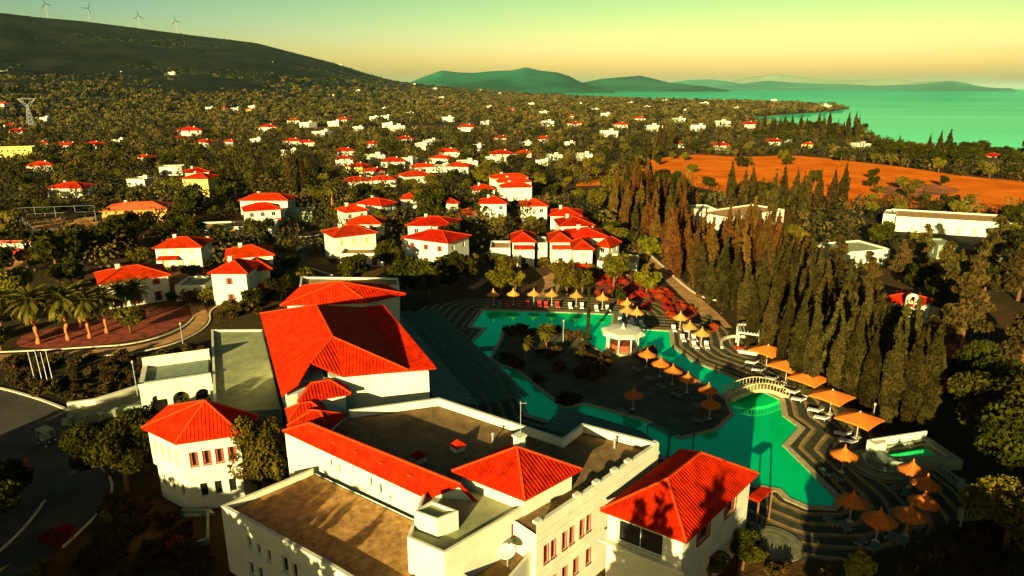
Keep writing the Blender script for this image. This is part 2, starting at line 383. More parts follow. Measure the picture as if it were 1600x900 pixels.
# ------------------------------------------------------------------ roads, paths, fields
fo = [(0, 608), (60, 622), (108, 642), (225, 612), (330, 600), (335, 640), (230, 650), (130, 672), (96, 692), (140, 715), (170, 742), (178, 768), (150, 803), (95, 850), (45, 905), (-120, 905), (-120, 600)]
sheet('forecourt_road', fo, .004, M['asphalt'], 1); av(fo)
ribbon('kerb', [(-60, 596), (0, 606), (60, 623), (106, 641)], .35, 0, M['kerb'], 2, ht=.14)
ribbon('kerb', [(96, 690), (140, 713), (174, 745), (176, 775), (150, 808), (98, 856)], .25, 0, M['kerb'], 2, ht=.13)
ribbon('kerb', [(70, 783), (55, 805), (20, 845), (-30, 885)], .25, 0, M['kerb'], 2, ht=.13)
p1 = [(-40, 560), (60, 556), (150, 550), (205, 546), (262, 533), (300, 516), (316, 498), (306, 478), (312, 462)]
ribbon('garden_path', p1, 2.6, .006, M['path'], 2)
ribbon('kerb', [(-40, 552), (60, 548), (150, 542), (200, 539), (255, 526), (290, 510), (302, 497)], .3, 0, M['kerb'], 2, ht=.14)
ribbon('kerb', [(5, 565), (60, 563), (150, 557), (205, 553), (270, 539), (310, 521), (330, 503), (326, 488), (340, 478)], .3, 0, M['kerb'], 2, ht=.14)
for k in (0, 1, 2, 3, 4, 5, 6): pass
mp_ = [(905, 340), (960, 368), (1010, 400), (1050, 435), (1085, 470), (1110, 492), (1128, 512)]
ribbon('walkway', mp_, 3.6, .006, M['path'], 2)
ribbon('kerb', [(948, 352), (975, 370), (1010, 393), (1045, 425), (1075, 452), (1100, 466), (1120, 470)], .45, 0, M['kerb'], 2, ht=.2)
ribbon('walkway', [(838, 405), (846, 420), (864, 437), (862, 452), (848, 470)], 3.2, .007, M['path'], 2)
ribbon('walkway', [(735, 452), (750, 443), (765, 432), (775, 425)], 2, .005, M['path'], 2)
ribbon('villa_road', [(412, 445), (440, 425), (455, 402), (470, 385), (505, 372), (545, 370)], 7, .005, M['asphalt'], 2)
ribbon('kerb', [(436, 372), (452, 368), (478, 371), (500, 367)], .5, 0, M['kerb'], 2, ht=.2)
ribbon('kerb', [(480, 418), (500, 424), (525, 432)], .3, 0, M['kerb'], 2, ht=.15)
fld = [(985, 268), (1000, 252), (1080, 240), (1160, 246), (1240, 242), (1330, 252), (1420, 262), (1500, 275), (1640, 287), (1660, 340), (1500, 332), (1400, 322), (1290, 330), (1180, 312), (1090, 292), (1030, 285)]
sheet('ploughed_field', fld, .02, M['field'], 2)
FIELD = [(p.x, p.y) for p in (W(*q) for q in fld)]
sheet('scrub_patch', [(1365, 296), (1400, 288), (1460, 287), (1505, 296), (1490, 304), (1430, 308), (1390, 306)], .03, mat('rough_soil', (.2, .06, .01), .97, .7, .12, .9, 1.5, col2=(.6, .14, .01)), 2)
sheet('dry_field', [(900, 282), (985, 278), (985, 288), (900, 291)], .02, M['field']); sheet('dry_field', [(905, 266), (985, 262), (985, 270), (905, 274)], .02, M['field'])
rb = [(930, 440), (960, 428), (1010, 432), (1040, 452), (1078, 480), (1095, 495), (1075, 508), (1030, 490), (960, 478), (935, 470)]
sheet('flower_bed_soil', rb, .01, M['soil_red'], 1)
pb = [(20, 540), (40, 520), (150, 500), (260, 478), (300, 480), (295, 500), (250, 522), (190, 536), (60, 546)]
sheet('palm_bed_soil', pb, .008, M['soil_red'], 1); av(pb)
sheet('service_track', [(1455, 540), (1500, 535), (1565, 575), (1600, 600), (1600, 640), (1540, 600)], .008, M['soil_red'], 1)

# ------------------------------------------------------------------ the pool, its island and the banded deck
pool_px = [(753, 484), (830, 486), (960, 491), (957, 514), (1000, 514), (1049, 517), (1052, 541), (1085, 565), (1138, 586), (1165, 597), (1222, 625), (1227, 650), (1253, 669), (1228, 697), (1270, 738), (1304, 772), (1312, 785), (1302, 795), (1260, 793), (1230, 780), (1217, 767), (1180, 760), (1120, 745), (1060, 722), (980, 700), (900, 672), (823, 650), (795, 591), (760, 559), (740, 545), (736, 535), (757, 514), (733, 511)]
isl_px = [(786, 517), (860, 518), (905, 527), (930, 545), (945, 553), (1000, 553), (1022, 556), (1060, 574), (1100, 602), (1134, 624), (1144, 648), (1119, 671), (1064, 685), (1040, 672), (1008, 657), (917, 632), (880, 637), (805, 576), (784, 572), (767, 561), (775, 545), (783, 531)]
POOL = [(p.x, p.y) for p in (W(*q) for q in pool_px)]; ISL = [(p.x, p.y) for p in (W(*q) for q in isl_px)]
deck_px = [(640, 500), (655, 480), (730, 466), (1010, 462), (1075, 500), (1110, 490), (1135, 512), (1165, 535), (1180, 560), (1240, 590), (1330, 640), (1392, 690), (1470, 730), (1515, 770), (1510, 800), (1475, 832), (1420, 858), (1340, 876), (1240, 882), (1160, 880), (1130, 840), (1000, 760), (800, 700), (640, 620), (600, 560)]
DECK = [(p.x, p.y) for p in (W(*q) for q in deck_px)]
av(deck_px)
mb = MB(); mb.add([(x, y, .012) for x, y in POOL], [tuple(range(len(POOL)))]); struct(mb.build('pool_water', M['pool']))
def segd(X, Y, poly, closed=True):
    d = np.full(X.shape, 1e9); n = len(poly)
    for i in range(n if closed else n - 1):
        x1, y1 = poly[i]; x2, y2 = poly[(i + 1) % n]; dx, dy = x2 - x1, y2 - y1; L = dx * dx + dy * dy + 1e-9
        t = np.clip(((X - x1) * dx + (Y - y1) * dy) / L, 0, 1); d = np.minimum(d, np.hypot(X - x1 - t * dx, Y - y1 - t * dy))
    return d
def inmask(X, Y, poly):
    r = np.zeros(X.shape, bool); n = len(poly)
    for i in range(n):
        x1, y1 = poly[i]; x2, y2 = poly[i - 1]
        if y1 == y2: continue
        r ^= ((y1 > Y) != (y2 > Y)) & (X < (x2 - x1) * (Y - y1) / (y2 - y1) + x1)
    return r
def bandmat(name, a, b, freq, ratio):
    m = bpy.data.materials.new(name); m.use_nodes = True; t = m.node_tree; bs = t.nodes['Principled BSDF']; bs.inputs['Roughness'].default_value = .8; bs.inputs['Specular IOR Level'].default_value = .2
    at = t.nodes.new('ShaderNodeAttribute'); at.attribute_name = 'edge'
    ml = t.nodes.new('ShaderNodeMath'); ml.operation = 'MULTIPLY'; ml.inputs[1].default_value = freq; t.links.new(at.outputs['Fac'], ml.inputs[0])
    fr = t.nodes.new('ShaderNodeMath'); fr.operation = 'FRACT'; t.links.new(ml.outputs[0], fr.inputs[0])
    r = t.nodes.new('ShaderNodeValToRGB'); e = r.color_ramp.elements; r.color_ramp.interpolation = 'CONSTANT'
    e[0].color = (*a, 1); e[1].position = ratio; e[1].color = (*b, 1)
    x = e.new(ratio + .5 * (1 - ratio)); x.color = (*[(p + q) * .5 for p, q in zip(a, b)], 1)
    t.links.new(fr.outputs[0], r.inputs[0])
    nz = t.nodes.new('ShaderNodeTexNoise'); nz.inputs['Scale'].default_value = 1.1; nz.inputs['Detail'].default_value = 7
    tc = t.nodes.new('ShaderNodeTexCoord'); t.links.new(tc.outputs['Object'], nz.inputs['Vector'])
    r2 = t.nodes.new('ShaderNodeValToRGB'); r2.color_ramp.elements[0].position = .3; r2.color_ramp.elements[1].position = .7; r2.color_ramp.elements[0].color = (.6, .6, .6, 1); r2.color_ramp.elements[1].color = (1.25, 1.25, 1.25, 1)
    t.links.new(nz.outputs['Fac'], r2.inputs[0])
    mx = t.nodes.new('ShaderNodeMix'); mx.data_type = 'RGBA'; mx.blend_type = 'MULTIPLY'; mx.inputs[0].default_value = 1
    t.links.new(r.outputs[0], mx.inputs[6]); t.links.new(r2.outputs[0], mx.inputs[7]); t.links.new(mx.outputs[2], bs.inputs['Base Color'])
    return m
M['deck'] = bandmat('banded_deck_paving', (.05, .05, .022), (.36, .22, .07), .62, .62)
gx = np.arange(-30, 66, .5); gy = np.arange(44, 136, .5); X, Y = np.meshgrid(gx, gy)
dd = segd(X, Y, POOL); inp = inmask(X, Y, POOL); ind = inmask(X, Y, DECK)
ok = ind & ~(inp & (dd > .45)); cell = ok[:-1, :-1] & ok[1:, :-1] & ok[:-1, 1:] & ok[1:, 1:]
idx = -np.ones(X.shape, int); use = np.zeros(X.shape, bool)
use[:-1, :-1] |= cell; use[1:, :-1] |= cell; use[:-1, 1:] |= cell; use[1:, 1:] |= cell
idx[use] = np.arange(use.sum()); vs = np.stack([X[use], Y[use], np.full(use.sum(), .03)], 1)
jj, ii = np.nonzero(cell)
fs = np.stack([idx[jj, ii], idx[jj, ii + 1], idx[jj + 1, ii + 1], idx[jj + 1, ii]], 1)
# the deck stands a little proud of the water and is cut by the coping
me = bpy.data.meshes.new('pool_deck'); me.from_pydata(vs.tolist(), [], fs.tolist()); me.materials.append(M['deck'])
at = me.attributes.new('edge', 'FLOAT', 'POINT'); at.data.foreach_set('value', (dd + .25 * np.sin(X * .35) * np.sin(Y * .3))[use].astype(np.float32))
do = bpy.data.objects.new('pool_deck', me); C.objects.link(do); struct(do)
def coping(name, poly, wd, z, ht, m, parent=None, skip=()):
    """a kerb of stones round an outline"""
    inn = inset(poly, 0 if wd > 0 else 0); a = inset(poly, wd / 2); b = inset(poly, -wd / 2); n = len(poly); mb = MB()
    vs = [(p.x, p.y, z) for p in a + b] + [(p.x, p.y, z + ht) for p in a + b]; f = []
    for i in range(n):
        if i in skip: continue
        j = (i + 1) % n
        f += [(2 * n + i, 2 * n + j, 3 * n + j, 3 * n + i), (i, j, 2 * n + j, 2 * n + i), (n + i, 3 * n + i, 3 * n + j, n + j)]
    mb.add(vs, f); return mb.build(name, m, parent)
def ccw(poly):
    a = sum(poly[i - 1][0] * poly[i][1] - poly[i][0] * poly[i - 1][1] for i in range(len(poly))); return poly if a > 0 else poly[::-1]
POOLc = ccw(POOL); ISLc = ccw(ISL)
M['cope'] = mat('pool_coping', (.42, .32, .15), .7, .25, 2)
coping('pool_coping', POOLc, .75, 0, .09, M['cope'])['kind'] = 'structure'
mb = MB(); mb.prism(ISLc, 0, .1); struct(mb.build('pool_island', mat('island_paving', (.075, .07, .03), .9, .45, .5, .4, 6)))
coping('island_coping', ISLc, .5, 0, .14, M['cope'])['kind'] = 'structure'
# small pools and platforms on the west side
mb = MB(); q = [W(*p) for p in ((741, 543), (744, 549), (772, 548), (775, 541))]; mb.prism([(p.x, p.y) for p in q], 0, .06); struct(mb.build('pool_ledge', M['plaza']))
mb = MB(); q = [W(*p) for p in ((960, 490), (1010, 492), (1003, 514), (957, 514))]; mb.prism(ccw([(p.x, p.y) for p in q]), 0, .12); struct(mb.build('sun_terrace', M['plaza']))
# round plaza by the corner wing and its steps
pc = W(1208, 850)
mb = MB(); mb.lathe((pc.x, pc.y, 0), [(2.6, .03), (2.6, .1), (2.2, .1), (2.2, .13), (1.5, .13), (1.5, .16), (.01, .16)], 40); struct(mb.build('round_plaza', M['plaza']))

# ------------------------------------------------------------------ building kit
def wall_face(mb, p0, p1, z0, z1, holes, d=.22, mi=0):
    p0, p1 = Vector((p0[0], p0[1])), Vector((p1[0], p1[1])); L = (p1 - p0).length; u = (p1 - p0) / L; n = Vector((u.y, -u.x))
    xs = sorted({0, L, *[h[0] for h in holes], *[h[1] for h in holes]}); zs = sorted({z0, z1, *[h[2] for h in holes], *[h[3] for h in holes]})
    q = lambda s, z, k=0: (p0.x + u.x * s - n.x * k, p0.y + u.y * s - n.y * k, z)
    for a, b in zip(xs, xs[1:]):
        for c, e in zip(zs, zs[1:]):
            mx, mz = (a + b) / 2, (c + e) / 2
            if any(h[0] < mx < h[1] and h[2] < mz < h[3] for h in holes): continue
            mb.add([q(a, c), q(b, c), q(b, e), q(a, e)], [(0, 1, 2, 3)], mi)
    for a, b, c, e in holes:
        mb.add([q(a, c), q(b, c), q(b, e), q(a, e), q(a, c, d), q(b, c, d), q(b, e, d), q(a, e, d)], [(0, 4, 5, 1), (1, 5, 6, 2), (2, 6, 7, 3), (3, 7, 4, 0)], mi)
def window(parent, p0, p1, h, d=.22, style='glass', name='window', sill=True):
    p0, p1 = Vector((p0[0], p0[1])), Vector((p1[0], p1[1])); u = (p1 - p0).normalized(); n = Vector((u.y, -u.x)); rz = math.atan2(u.y, u.x)
    a, b, c, e = h; cx = (a + b) / 2; cz = (c + e) / 2; pt = lambda s, z, k: (p0.x + u.x * s + n.x * k, p0.y + u.y * s + n.y * k, z)
    f = MB(); t = min(.07, (b - a) * .12)
    for s in (a + t / 2, b - t / 2): f.box(pt(s, cz, -d * .6), (t, .06, e - c), rz)
    for z in (c + t / 2, e - t / 2): f.box(pt(cx, z, -d * .6), (b - a, .066, t), rz)
    if b - a > .8: f.box(pt(cx, cz, -d * .6), (t * .8, .05, e - c), rz)
    if sill: f.box(pt(cx, c - .05, .03), (b - a + .16, .16, .07), rz)
    w_ = f.build(name, M['wood'] if style == 'shut' else M['frame'], parent)
    g = MB(); g.box(pt(cx, cz, -d + .03), (b - a, .02, e - c), rz); g.build('pane', M['curtain'] if style == 'pale' else M['darkglass'], w_)
    if style == 'shut':
        for s, sg in ((a, -1), (b, 1)):
            k = MB(); wd = (b - a) * .42; k.box(pt(s + sg * wd * .1, cz, .0), (wd * .2, .06, e - c), rz)
            k.box(pt(s - sg * wd * .35, cz, -.06), (wd * .6, .03, e - c), rz); k.build('shutter', M['wood'], w_)
    return w_
def block(parent, poly, z0, z1, holes={}, m='white', styles={}, top=None, name='wall', d=.22, sill=True):
    mb = MB(); n = len(poly)
    for i in range(n): wall_face(mb, poly[i], poly[(i + 1) % n], z0, z1, holes.get(i, []), d)
    mb.build(name, M[m], parent)
    if top is not None: MB().prism(poly, z1 - .1, z1 - .02).build('roof_slab', M[top], parent)
    for i in holes:
        for h in holes[i]: window(parent, poly[i], poly[(i + 1) % n], h, d, styles.get(i, 'glass'), sill=sill)
def edge_len(poly, i): return (Vector(poly[(i + 1) % len(poly)][:2]) - Vector(poly[i][:2])).length
def row(L, n, w_, z0, z1, m0=.6, m1=None):
    m1 = m0 if m1 is None else m1; out = []
    for k in range(n):
        c = m0 + w_ / 2 + (L - m0 - m1 - w_) * (k / (n - 1) if n > 1 else .5); out.append((c - w_ / 2, c + w_ / 2, z0, z1))
    return out
def parapet(parent, poly, z, th, ht, edges=None, m='white', name='parapet', cap=True):
    inn = inset(poly, th); n = len(poly)
    for i in (edges if edges is not None else range(n)):
        j = (i + 1) % n; q = [poly[i], poly[j], inn[j], inn[i]]
        MB().prism([(p[0], p[1]) for p in q], z, z + ht).build(name, M[m], parent)
def roof_deck(parent, poly, z, m, d=.1):
    q = inset(poly, d); MB().add([(p.x, p.y, z) for p in q], [tuple(range(len(q)))]).build('roof_deck', M[m], parent)
def ribs(poly, sp, r, mb):
    """rows of round tiles running down one roof plane"""
    poly = [Vector(p) for p in poly]; n = Vector((0, 0, 0))
    for i in range(len(poly)): n += (poly[i] - poly[0]).cross(poly[(i + 1) % len(poly)] - poly[0])
    n.normalize(); n = n if n.z > 0 else -n
    dn = Vector((0, 0, -1)); dn = (dn - n * dn.dot(n)).normalized(); ac = dn.cross(n)
    st = [((p - poly[0]).dot(ac), (p - poly[0]).dot(dn)) for p in poly]
    s0, s1 = min(a for a, b in st), max(a for a, b in st); s = s0 + sp * .5
    while s < s1:
        ts = []
        for i in range(len(st)):
            (a, b), (c, e) = st[i], st[(i + 1) % len(st)]
            if (a > s) != (c > s): ts.append(b + (e - b) * (s - a) / (c - a))
        ts.sort()
        for t0, t1 in zip(ts[::2], ts[1::2]):
            if t1 - t0 < .25: continue
            o = poly[0] + ac * s; A = o + dn * t0; B = o + dn * t1; vs = []
            for p in (A, B): vs += [p - ac * r, p - ac * r * .55 + n * r * .85, p + ac * r * .55 + n * r * .85, p + ac * r]
            mb.add(vs, [(0, 1, 5, 4), (1, 2, 6, 5), (2, 3, 7, 6), (4, 5, 6, 7), (3, 2, 1, 0)])
        s += sp
def tiled_roof(parent, planes, ridges, sp=.34, r=.085, th=.18, m='tile', rib=True, name='roof', smooth_planes=()):
    mb = MB()
    for p in planes: mb.slab(p, th)
    ro = mb.build(name, M[m], parent)
    if rib:
        k = MB()
        for i, p in enumerate(planes): ribs(p, sp * (1 if i not in smooth_planes else 1.5), r * (.2 if i in smooth_planes else 1), k)
        struct(k.build('tile_rows', M[m], ro), 'stuff')
    for a, b in ridges: MB().tube([Vector(a) + Vector((0, 0, .03)), Vector(b) + Vector((0, 0, .03))], .12, 6).build('ridge_cap', M['ridge'], ro)
    return ro
def pyramid_roof(parent, eave, apex, **kw):
    eave = [Vector(p) for p in eave]; apex = Vector(apex); n = len(eave)
    return tiled_roof(parent, [[eave[i], eave[(i + 1) % n], apex] for i in range(n)], [(apex, e) for e in eave], **kw)
def hip_roof(parent, c4, h, ov=.45, ridge_frac=None, **kw):
    """c4: the four eave corners, ccw; the ridge runs along the longer side"""
    c = [Vector(p) for p in c4]; z = c[0].z
    if ov: 
        q = inset(c, -ov); c = [Vector((p.x, p.y, z)) for p in q]
    if (c[1] - c[0]).length < (c[2] - c[1]).length: c = c[1:] + c[:1]
    L = (c[1] - c[0]).length; Wd = (c[2] - c[1]).length
    a = (c[0] + c[3]) / 2; b = (c[1] + c[2]) / 2; k = min(.5, Wd / 2 / L) if ridge_frac is None else ridge_frac
    r0 = a + (b - a) * k; r1 = b + (a - b) * k; r0.z = r1.z = z + h
    if (r1 - r0).length < .3:
        ap = (r0 + r1) / 2; return tiled_roof(parent, [[c[i], c[(i + 1) % 4], ap] for i in range(4)], [(ap, e) for e in c], **kw)
    return tiled_roof(parent, [[c[0], c[1], r1, r0], [c[1], c[2], r1], [c[2], c[3], r0, r1], [c[3], c[0], r0]], [(r0, r1), (r0, c[0]), (r0, c[3]), (r1, c[1]), (r1, c[2])], **kw)
def xy(p): return (p[0], p[1])
def house_avoid(x, y, r): HOUSES.append((x, y, r))
HOUSES = []

# ------------------------------------------------------------------ the hotel, wing by wing
# tower house
eL, eF, eR, eB = W(221, 668, 8), W(274, 693, 8), W(378, 678, 8), W(404, 650, 8)
eK = eL + (eB - eR) * 1.25
base = (eL + eR) / 2; T = thing('tower_house', 'white two storey house with pyramid red tile roof beside the forecourt trees', 'house', (base.x, base.y, 0))
ev = [eL, eF, eR, eB, eK]
up = [xy(p) for p in inset(ev, .45)]; lo = [xy(p) for p in inset(ev, .72)]
hu = {0: row(edge_len(up, 0), 4, .62, 5.2, 6.7, .5), 1: row(edge_len(up, 1), 4, .66, 5.1, 6.6, .75, .5), 2: row(edge_len(up, 2), 2, .6, 5.2, 6.6, .7)}
hl = {0: row(edge_len(lo, 0), 3, .5, 1.7, 2.9, .6), 1: row(edge_len(lo, 1), 3, .7, 1.5, 3.0, 1.1, .6)}
block(T, up, 4.0, 7.85, hu, styles={0: 'pale', 1: 'shut', 2: 'shut'}, name='upper_wall')
MB().prism(up, 3.9, 3.99).build('jetty_course', M['white'], T)
block(T, lo, 0, 3.9, hl, styles={0: 'glass', 1: 'glass'}, name='lower_wall')
apx = W(320, 626, 11)
pyramid_roof(T, ev, apx)
q = [W(285, 800), W(330, 800), W(336, 806), W(287, 808)]
MB().prism(ccw([xy(p) for p in q]), 0, .35).build('plinth', M['kerb'], T)
# gravel roofed wing at the bottom of the picture
A, B_, Cc, D_ = W(345, 790, 6.5), W(520, 886, 6.5), W(655, 838, 6.5), W(490, 731, 6.5)
poly = [xy(A), xy(B_), xy(W(640, 960, 6.5)), xy(W(650, 805, 6.5)), xy(D_)]
T = thing('gravel_roof_wing', 'low white wing with gravel flat roof behind a parapet', 'building', (A.x, A.y, 0))
L0 = edge_len(poly, 0)
hh = {0: [(3.2, 3.7, 3.9, 4.9), (4.4, 4.9, 3.7, 4.7), (5.7, 6.2, 3.6, 4.7), (7.6, 8.3, 3.5, 4.9), (8.8, 9.4, 3.5, 4.8), (3.0, 3.6, 1.2, 2.4), (4.2, 4.8, 1.2, 2.4)]}
block(T, poly, 0, 6.0, hh); roof_deck(T, poly, 5.9, 'gravel', .12)
parapet(T, poly, 6.0, .3, .5, [0, 1, 4])
# stair opening in its front corner
q = [W(468, 868, 5.92), W(508, 884, 5.92), W(480, 897, 5.92), W(470, 896, 5.92)]
# gallery with the long red roof
g0, g1, g2, g3 = W(442, 673, 8.5), W(668, 778, 8.5), W(720, 757, 10), W(483, 661, 10)
g4 = g3 + (g3 - g0) * .9; g4.z = 8.6; g5 = g2 + (g2 - g1) * .5; g5.z = 8.6
T = thing('gallery_wing', 'long narrow white gallery with red tile roof above the gravel roof', 'building', (g0.x, g0.y, 0))
tiled_roof(T, [[g0, g1, g2, g3], [g3, g2, g5, g4]], [(g3, g2), (g0, g3)], sp=.34)
gp = [xy(p) for p in inset([g0, g1, g5, g4], .35)]
Lg = edge_len(gp, 0)
block(T, gp, 5.7, 8.35, {0: [(Lg * .34, Lg * .34 + .35, 6.9, 7.7), (Lg * .4, Lg * .4 + .35, 6.7, 7.6), (Lg * .62, Lg * .62 + .35, 6.8, 7.7), (Lg * .68, Lg * .68 + .4, 6.5, 7.5), (Lg * .93, Lg * .93 + .4, 6.7, 7.6)]}, sill=False)
gq = inset([g0, g1, g5, g4], .42); MB().prism([xy(p) for p in gq], 0, 5.69).build('lower_wall', M['white'], T)
tri = [g1 + Vector((0, 0, -.3)), g2 + Vector((0, 0, -.25)), g5 + Vector((0, 0, -.3))]
sh = (g3 - g2).normalized() * .35; MB().add([p + sh for p in tri], [(0, 1, 2)]).build('gable', M['white'], T)
for k in (.3, .45, .62, .8):
    a = g0 + (g1 - g0) * k; b = g3 + (g2 - g3) * k; c = a.lerp(b, .5)
    MB().box((c.x, c.y, c.z + .14), (.5, .25, .12), math.atan2((g1 - g0).y, (g1 - g0).x)).build('roof_vent', M['ridge'], T)
# plant room with the roof hatch, and the pyramid pavilion behind it
a0, a1, a2, a3, a4 = W(636, 838, 9), W(694, 863, 9), W(822, 788, 9), W(708, 745, 9), W(660, 772, 9)
poly = [xy(p) for p in (a0, a1, a2, a3, a4)]
T = thing('plant_room', 'plain white plant room with dark flat roof and raised hatch', 'building', (a0.x, a0.y, 0))
block(T, poly, 0, 8.6, {1: [(6.6, 7.2, 6.9, 8.0)]}, styles={1: 'shut'}); roof_deck(T, poly, 8.55, 'concrete', .1)
parapet(T, poly, 8.6, .22, .35, [0, 1, 4])
hx = [xy(W(*p, 10.2)) for p in ((647, 797), (683, 810), (716, 797), (674, 781))]
MB().prism(hx, 8.5, 9.9, top=True).build('roof_hatch', M['white'], T)
parapet(T, hx, 9.9, .16, .25, name='hatch_parapet'); roof_deck(T, hx, 9.93, 'concrete', .15)
p0, p1_, p2 = W(706, 736, 10), W(820, 781, 10), W(909, 733, 10); p3 = p0 + p2 - p1_
T = thing('hip_pavilion', 'square pavilion with low red hip roof rising over the flat roofs', 'building', (p1_.x, p1_.y, 0))
pyramid_roof(T, [p0, p1_, p2, p3], (p0 + p2) / 2 + Vector((0, 0, 2.1)))
block(T, [xy(p) for p in inset([p0, p1_, p2, p3], .5)], 0, 9.83)
ap = (p0 + p2) / 2 + Vector((0, 0, 2.1))
MB().box((ap.x + .2, ap.y + 1.2, 11.6), (.7, .7, 1.6), .78).box((ap.x + .2, ap.y + 1.2, 12.5), (.9, .9, .16), .78).build('chimney', M['white'], T)
MB().tube([(ap.x + .3, ap.y + 1.25, 12.5), (ap.x + .3, ap.y + 1.25, 15.6)], .03, 5).box((ap.x + .5, ap.y + 1.25, 15.4), (.6, .04, .04)).build('aerial', M['metal'], T)
# flat roofed main wing with the window facade
v1, v2, v3, v4, v5, v6 = W(686, 621, 9), W(879, 684, 9), W(910, 661, 9), W(1030, 692, 9), W(838, 821, 9), W(815, 806, 9)
v7, v8, v9 = W(718, 748, 9), W(488, 668, 9), W(545, 640, 9)
poly = [xy(p) for p in (v9, v8, v7, v6, v5, v4, v3, v2, v1)]
T = thing('facade_wing', 'large flat roofed wing with white parapets and long window facade', 'building', (v5.x, v5.y, 0))
Lf = edge_len(poly, 4)
up6 = [(s, s + .5, 5.1, 6.7) for s in (.9, 1.75, 3.1, 4.0, 5.3, 6.2)]; lo6 = [(s, s + .55, 1.9, 3.4) for s in (3.2, 4.6, 6.3, 1.8)]
block(T, poly, 0, 8.2, {4: up6 + lo6}, styles={4: 'shut'}); roof_deck(T, poly, 8.12, 'gravel_shaded', .15)
parapet(T, poly, 8.2, .32, .8, [4, 5, 6, 7, 8])
u = (v4 - v5).normalized(); nrm = Vector((u.y, -u.x, 0))
for zz, k in ((8.05, .12), (7.35, .08), (4.4, .08)):
    MB().bar(v5 + nrm * k / 2 + Vector((0, 0, zz - 9)), v4 + nrm * k / 2 + Vector((0, 0, zz - 9)), k, .18).build('string_course', M['white'], T)
for k in (.02, .3, .45, .6, .72, .97):
    c = v5 + (v4 - v5) * k - nrm * .2; MB().box((c.x, c.y, 9.12), (.6, .42, .22), math.atan2(u.y, u.x)).build('parapet_pier', M['white'], T)
for uu, vv, zz in ((715, 703, 8.12), (655, 720, 8.12)):
    c = W(uu, vv, zz); MB().box((c.x, c.y, zz + .25), (1.0, 1.0, .5), .7).build('skylight_kerb', M['white'], T); MB().lathe((c.x, c.y, zz + .5), [(.85, 0), (.02, .6)], 4).build('skylight_cap', M['tile'], T)
for uu, vv in ((770, 690), (800, 672), (960, 700)):
    c = W(uu, vv, 8.12); MB().tube([(c.x, c.y, 8.1), (c.x, c.y, 8.9)], .1, 8).lathe((c.x, c.y, 8.9), [(.2, 0), (.2, .06), (.02, .2)], 8).build('vent_pipe', M['metal'], T)
lw = [W(768, 872, 5), W(838, 838, 5), W(838, 920, 5), W(760, 940, 5)]
T2 = thing('service_annex', 'low service annex with sunken roof holding the satellite dish', 'building', (lw[0].x, lw[0].y, 0))
lp = [xy(W(700, 905, 5)), xy(W(770, 960, 5)), xy(W(836, 880, 5)), xy(W(838, 836, 5.6)), xy(W(790, 850, 5.6))]
block(T2, lp, 0, 5.6); roof_deck(T2, lp, 5.5, 'gravel_shaded', .1); parapet(T2, lp, 5.6, .25, .7, [0, 1, 2])
ds = W(793, 858, 7)
T3 = thing('satellite_dish', 'pale satellite dish on the service annex roof', 'dish', (ds.x, ds.y, 5.5))
dm = MB(); dm.lathe((0, 0, 0), [(.02, 0), (.4, .05), (.75, .17), (1.0, .32), (1.0, .35), (.72, .2), (.4, .08), (.02, .03)], 20)
rt = Matrix.Rotation(R(-40), 4, 'Z') @ Matrix.Rotation(R(24), 4, 'X') @ Matrix.Scale(.72, 4); dm.v = [tuple(rt @ Vector(p) + Vector((0, 0, 1.2))) for p in dm.v]
dm.build('reflector', M['lounge_wht'], T3, True, True)
MB().tube([(0, 0, 0), (0, 0, 1.15)], .06).build('mast', M['metal'], T3, local=True)
MB().tube([(0, 0, 1.2), tuple(rt @ Vector((0, 0, .9)) + Vector((0, 0, 1.2)))], .02, 5).box(tuple(rt @ Vector((0, 0, .9)) + Vector((0, 0, 1.2))), (.12, .12, .16)).build('feed_arm', M['metal'], T3, local=True)
# corner wing by the pool
n0, r0_, l0 = W(1072, 846, 7.5), W(1184, 740, 7.5), W(939, 796, 7.5); bk = l0 + r0_ - n0
T = thing('corner_wing', 'white corner wing with red hip roof and brown windows next to the pool', 'building', (n0.x, n0.y, 0))
hip_roof(T, [l0, n0, r0_, bk], 2.4, ov=.05)
cw = [xy(p) for p in inset([l0, n0, r0_, bk], .4)]
L1 = edge_len(cw, 1); L0 = edge_len(cw, 0)
block(T, cw, 0, 7.35, {0: [(.9, L0 - 1.6, 4.9, 6.9)], 1: [(L1 * .2, L1 * .2 + 2.0, 5.4, 6.9), (L1 * .6, L1 * .6 + 2.0, 5.4, 6.9), (L1 * .42, L1 * .42 + .7, .6, 2.9)]}, styles={1: 'shut'}, d=.35)
for k in (.16, .53): pass
cb = W(1003, 858, 5.3)
MB().prism([xy(p) for p in inset([l0, n0, r0_, bk], -.1)][:2] + [xy(p) for p in inset([l0, n0, r0_, bk], .38)][1::-1], 4.55, 4.72).build('balcony_ledge', M['white'], T)
q = [W(1190, 760, 3.4), W(1207, 764, 3.4), W(1186, 783, 3.4), W(1168, 776, 3.4)]
T = thing('porch_roof', 'small lean-to red porch roof beside the corner wing pool front', 'canopy', (q[0].x, q[0].y, 0))
tiled_roof(T, [[p for p in q]], [], sp=.34)
for p in q[1:3]: MB().tube([(p.x, p.y, 0), (p.x, p.y, 3.3)], .09).build('post', M['trunk'], T)

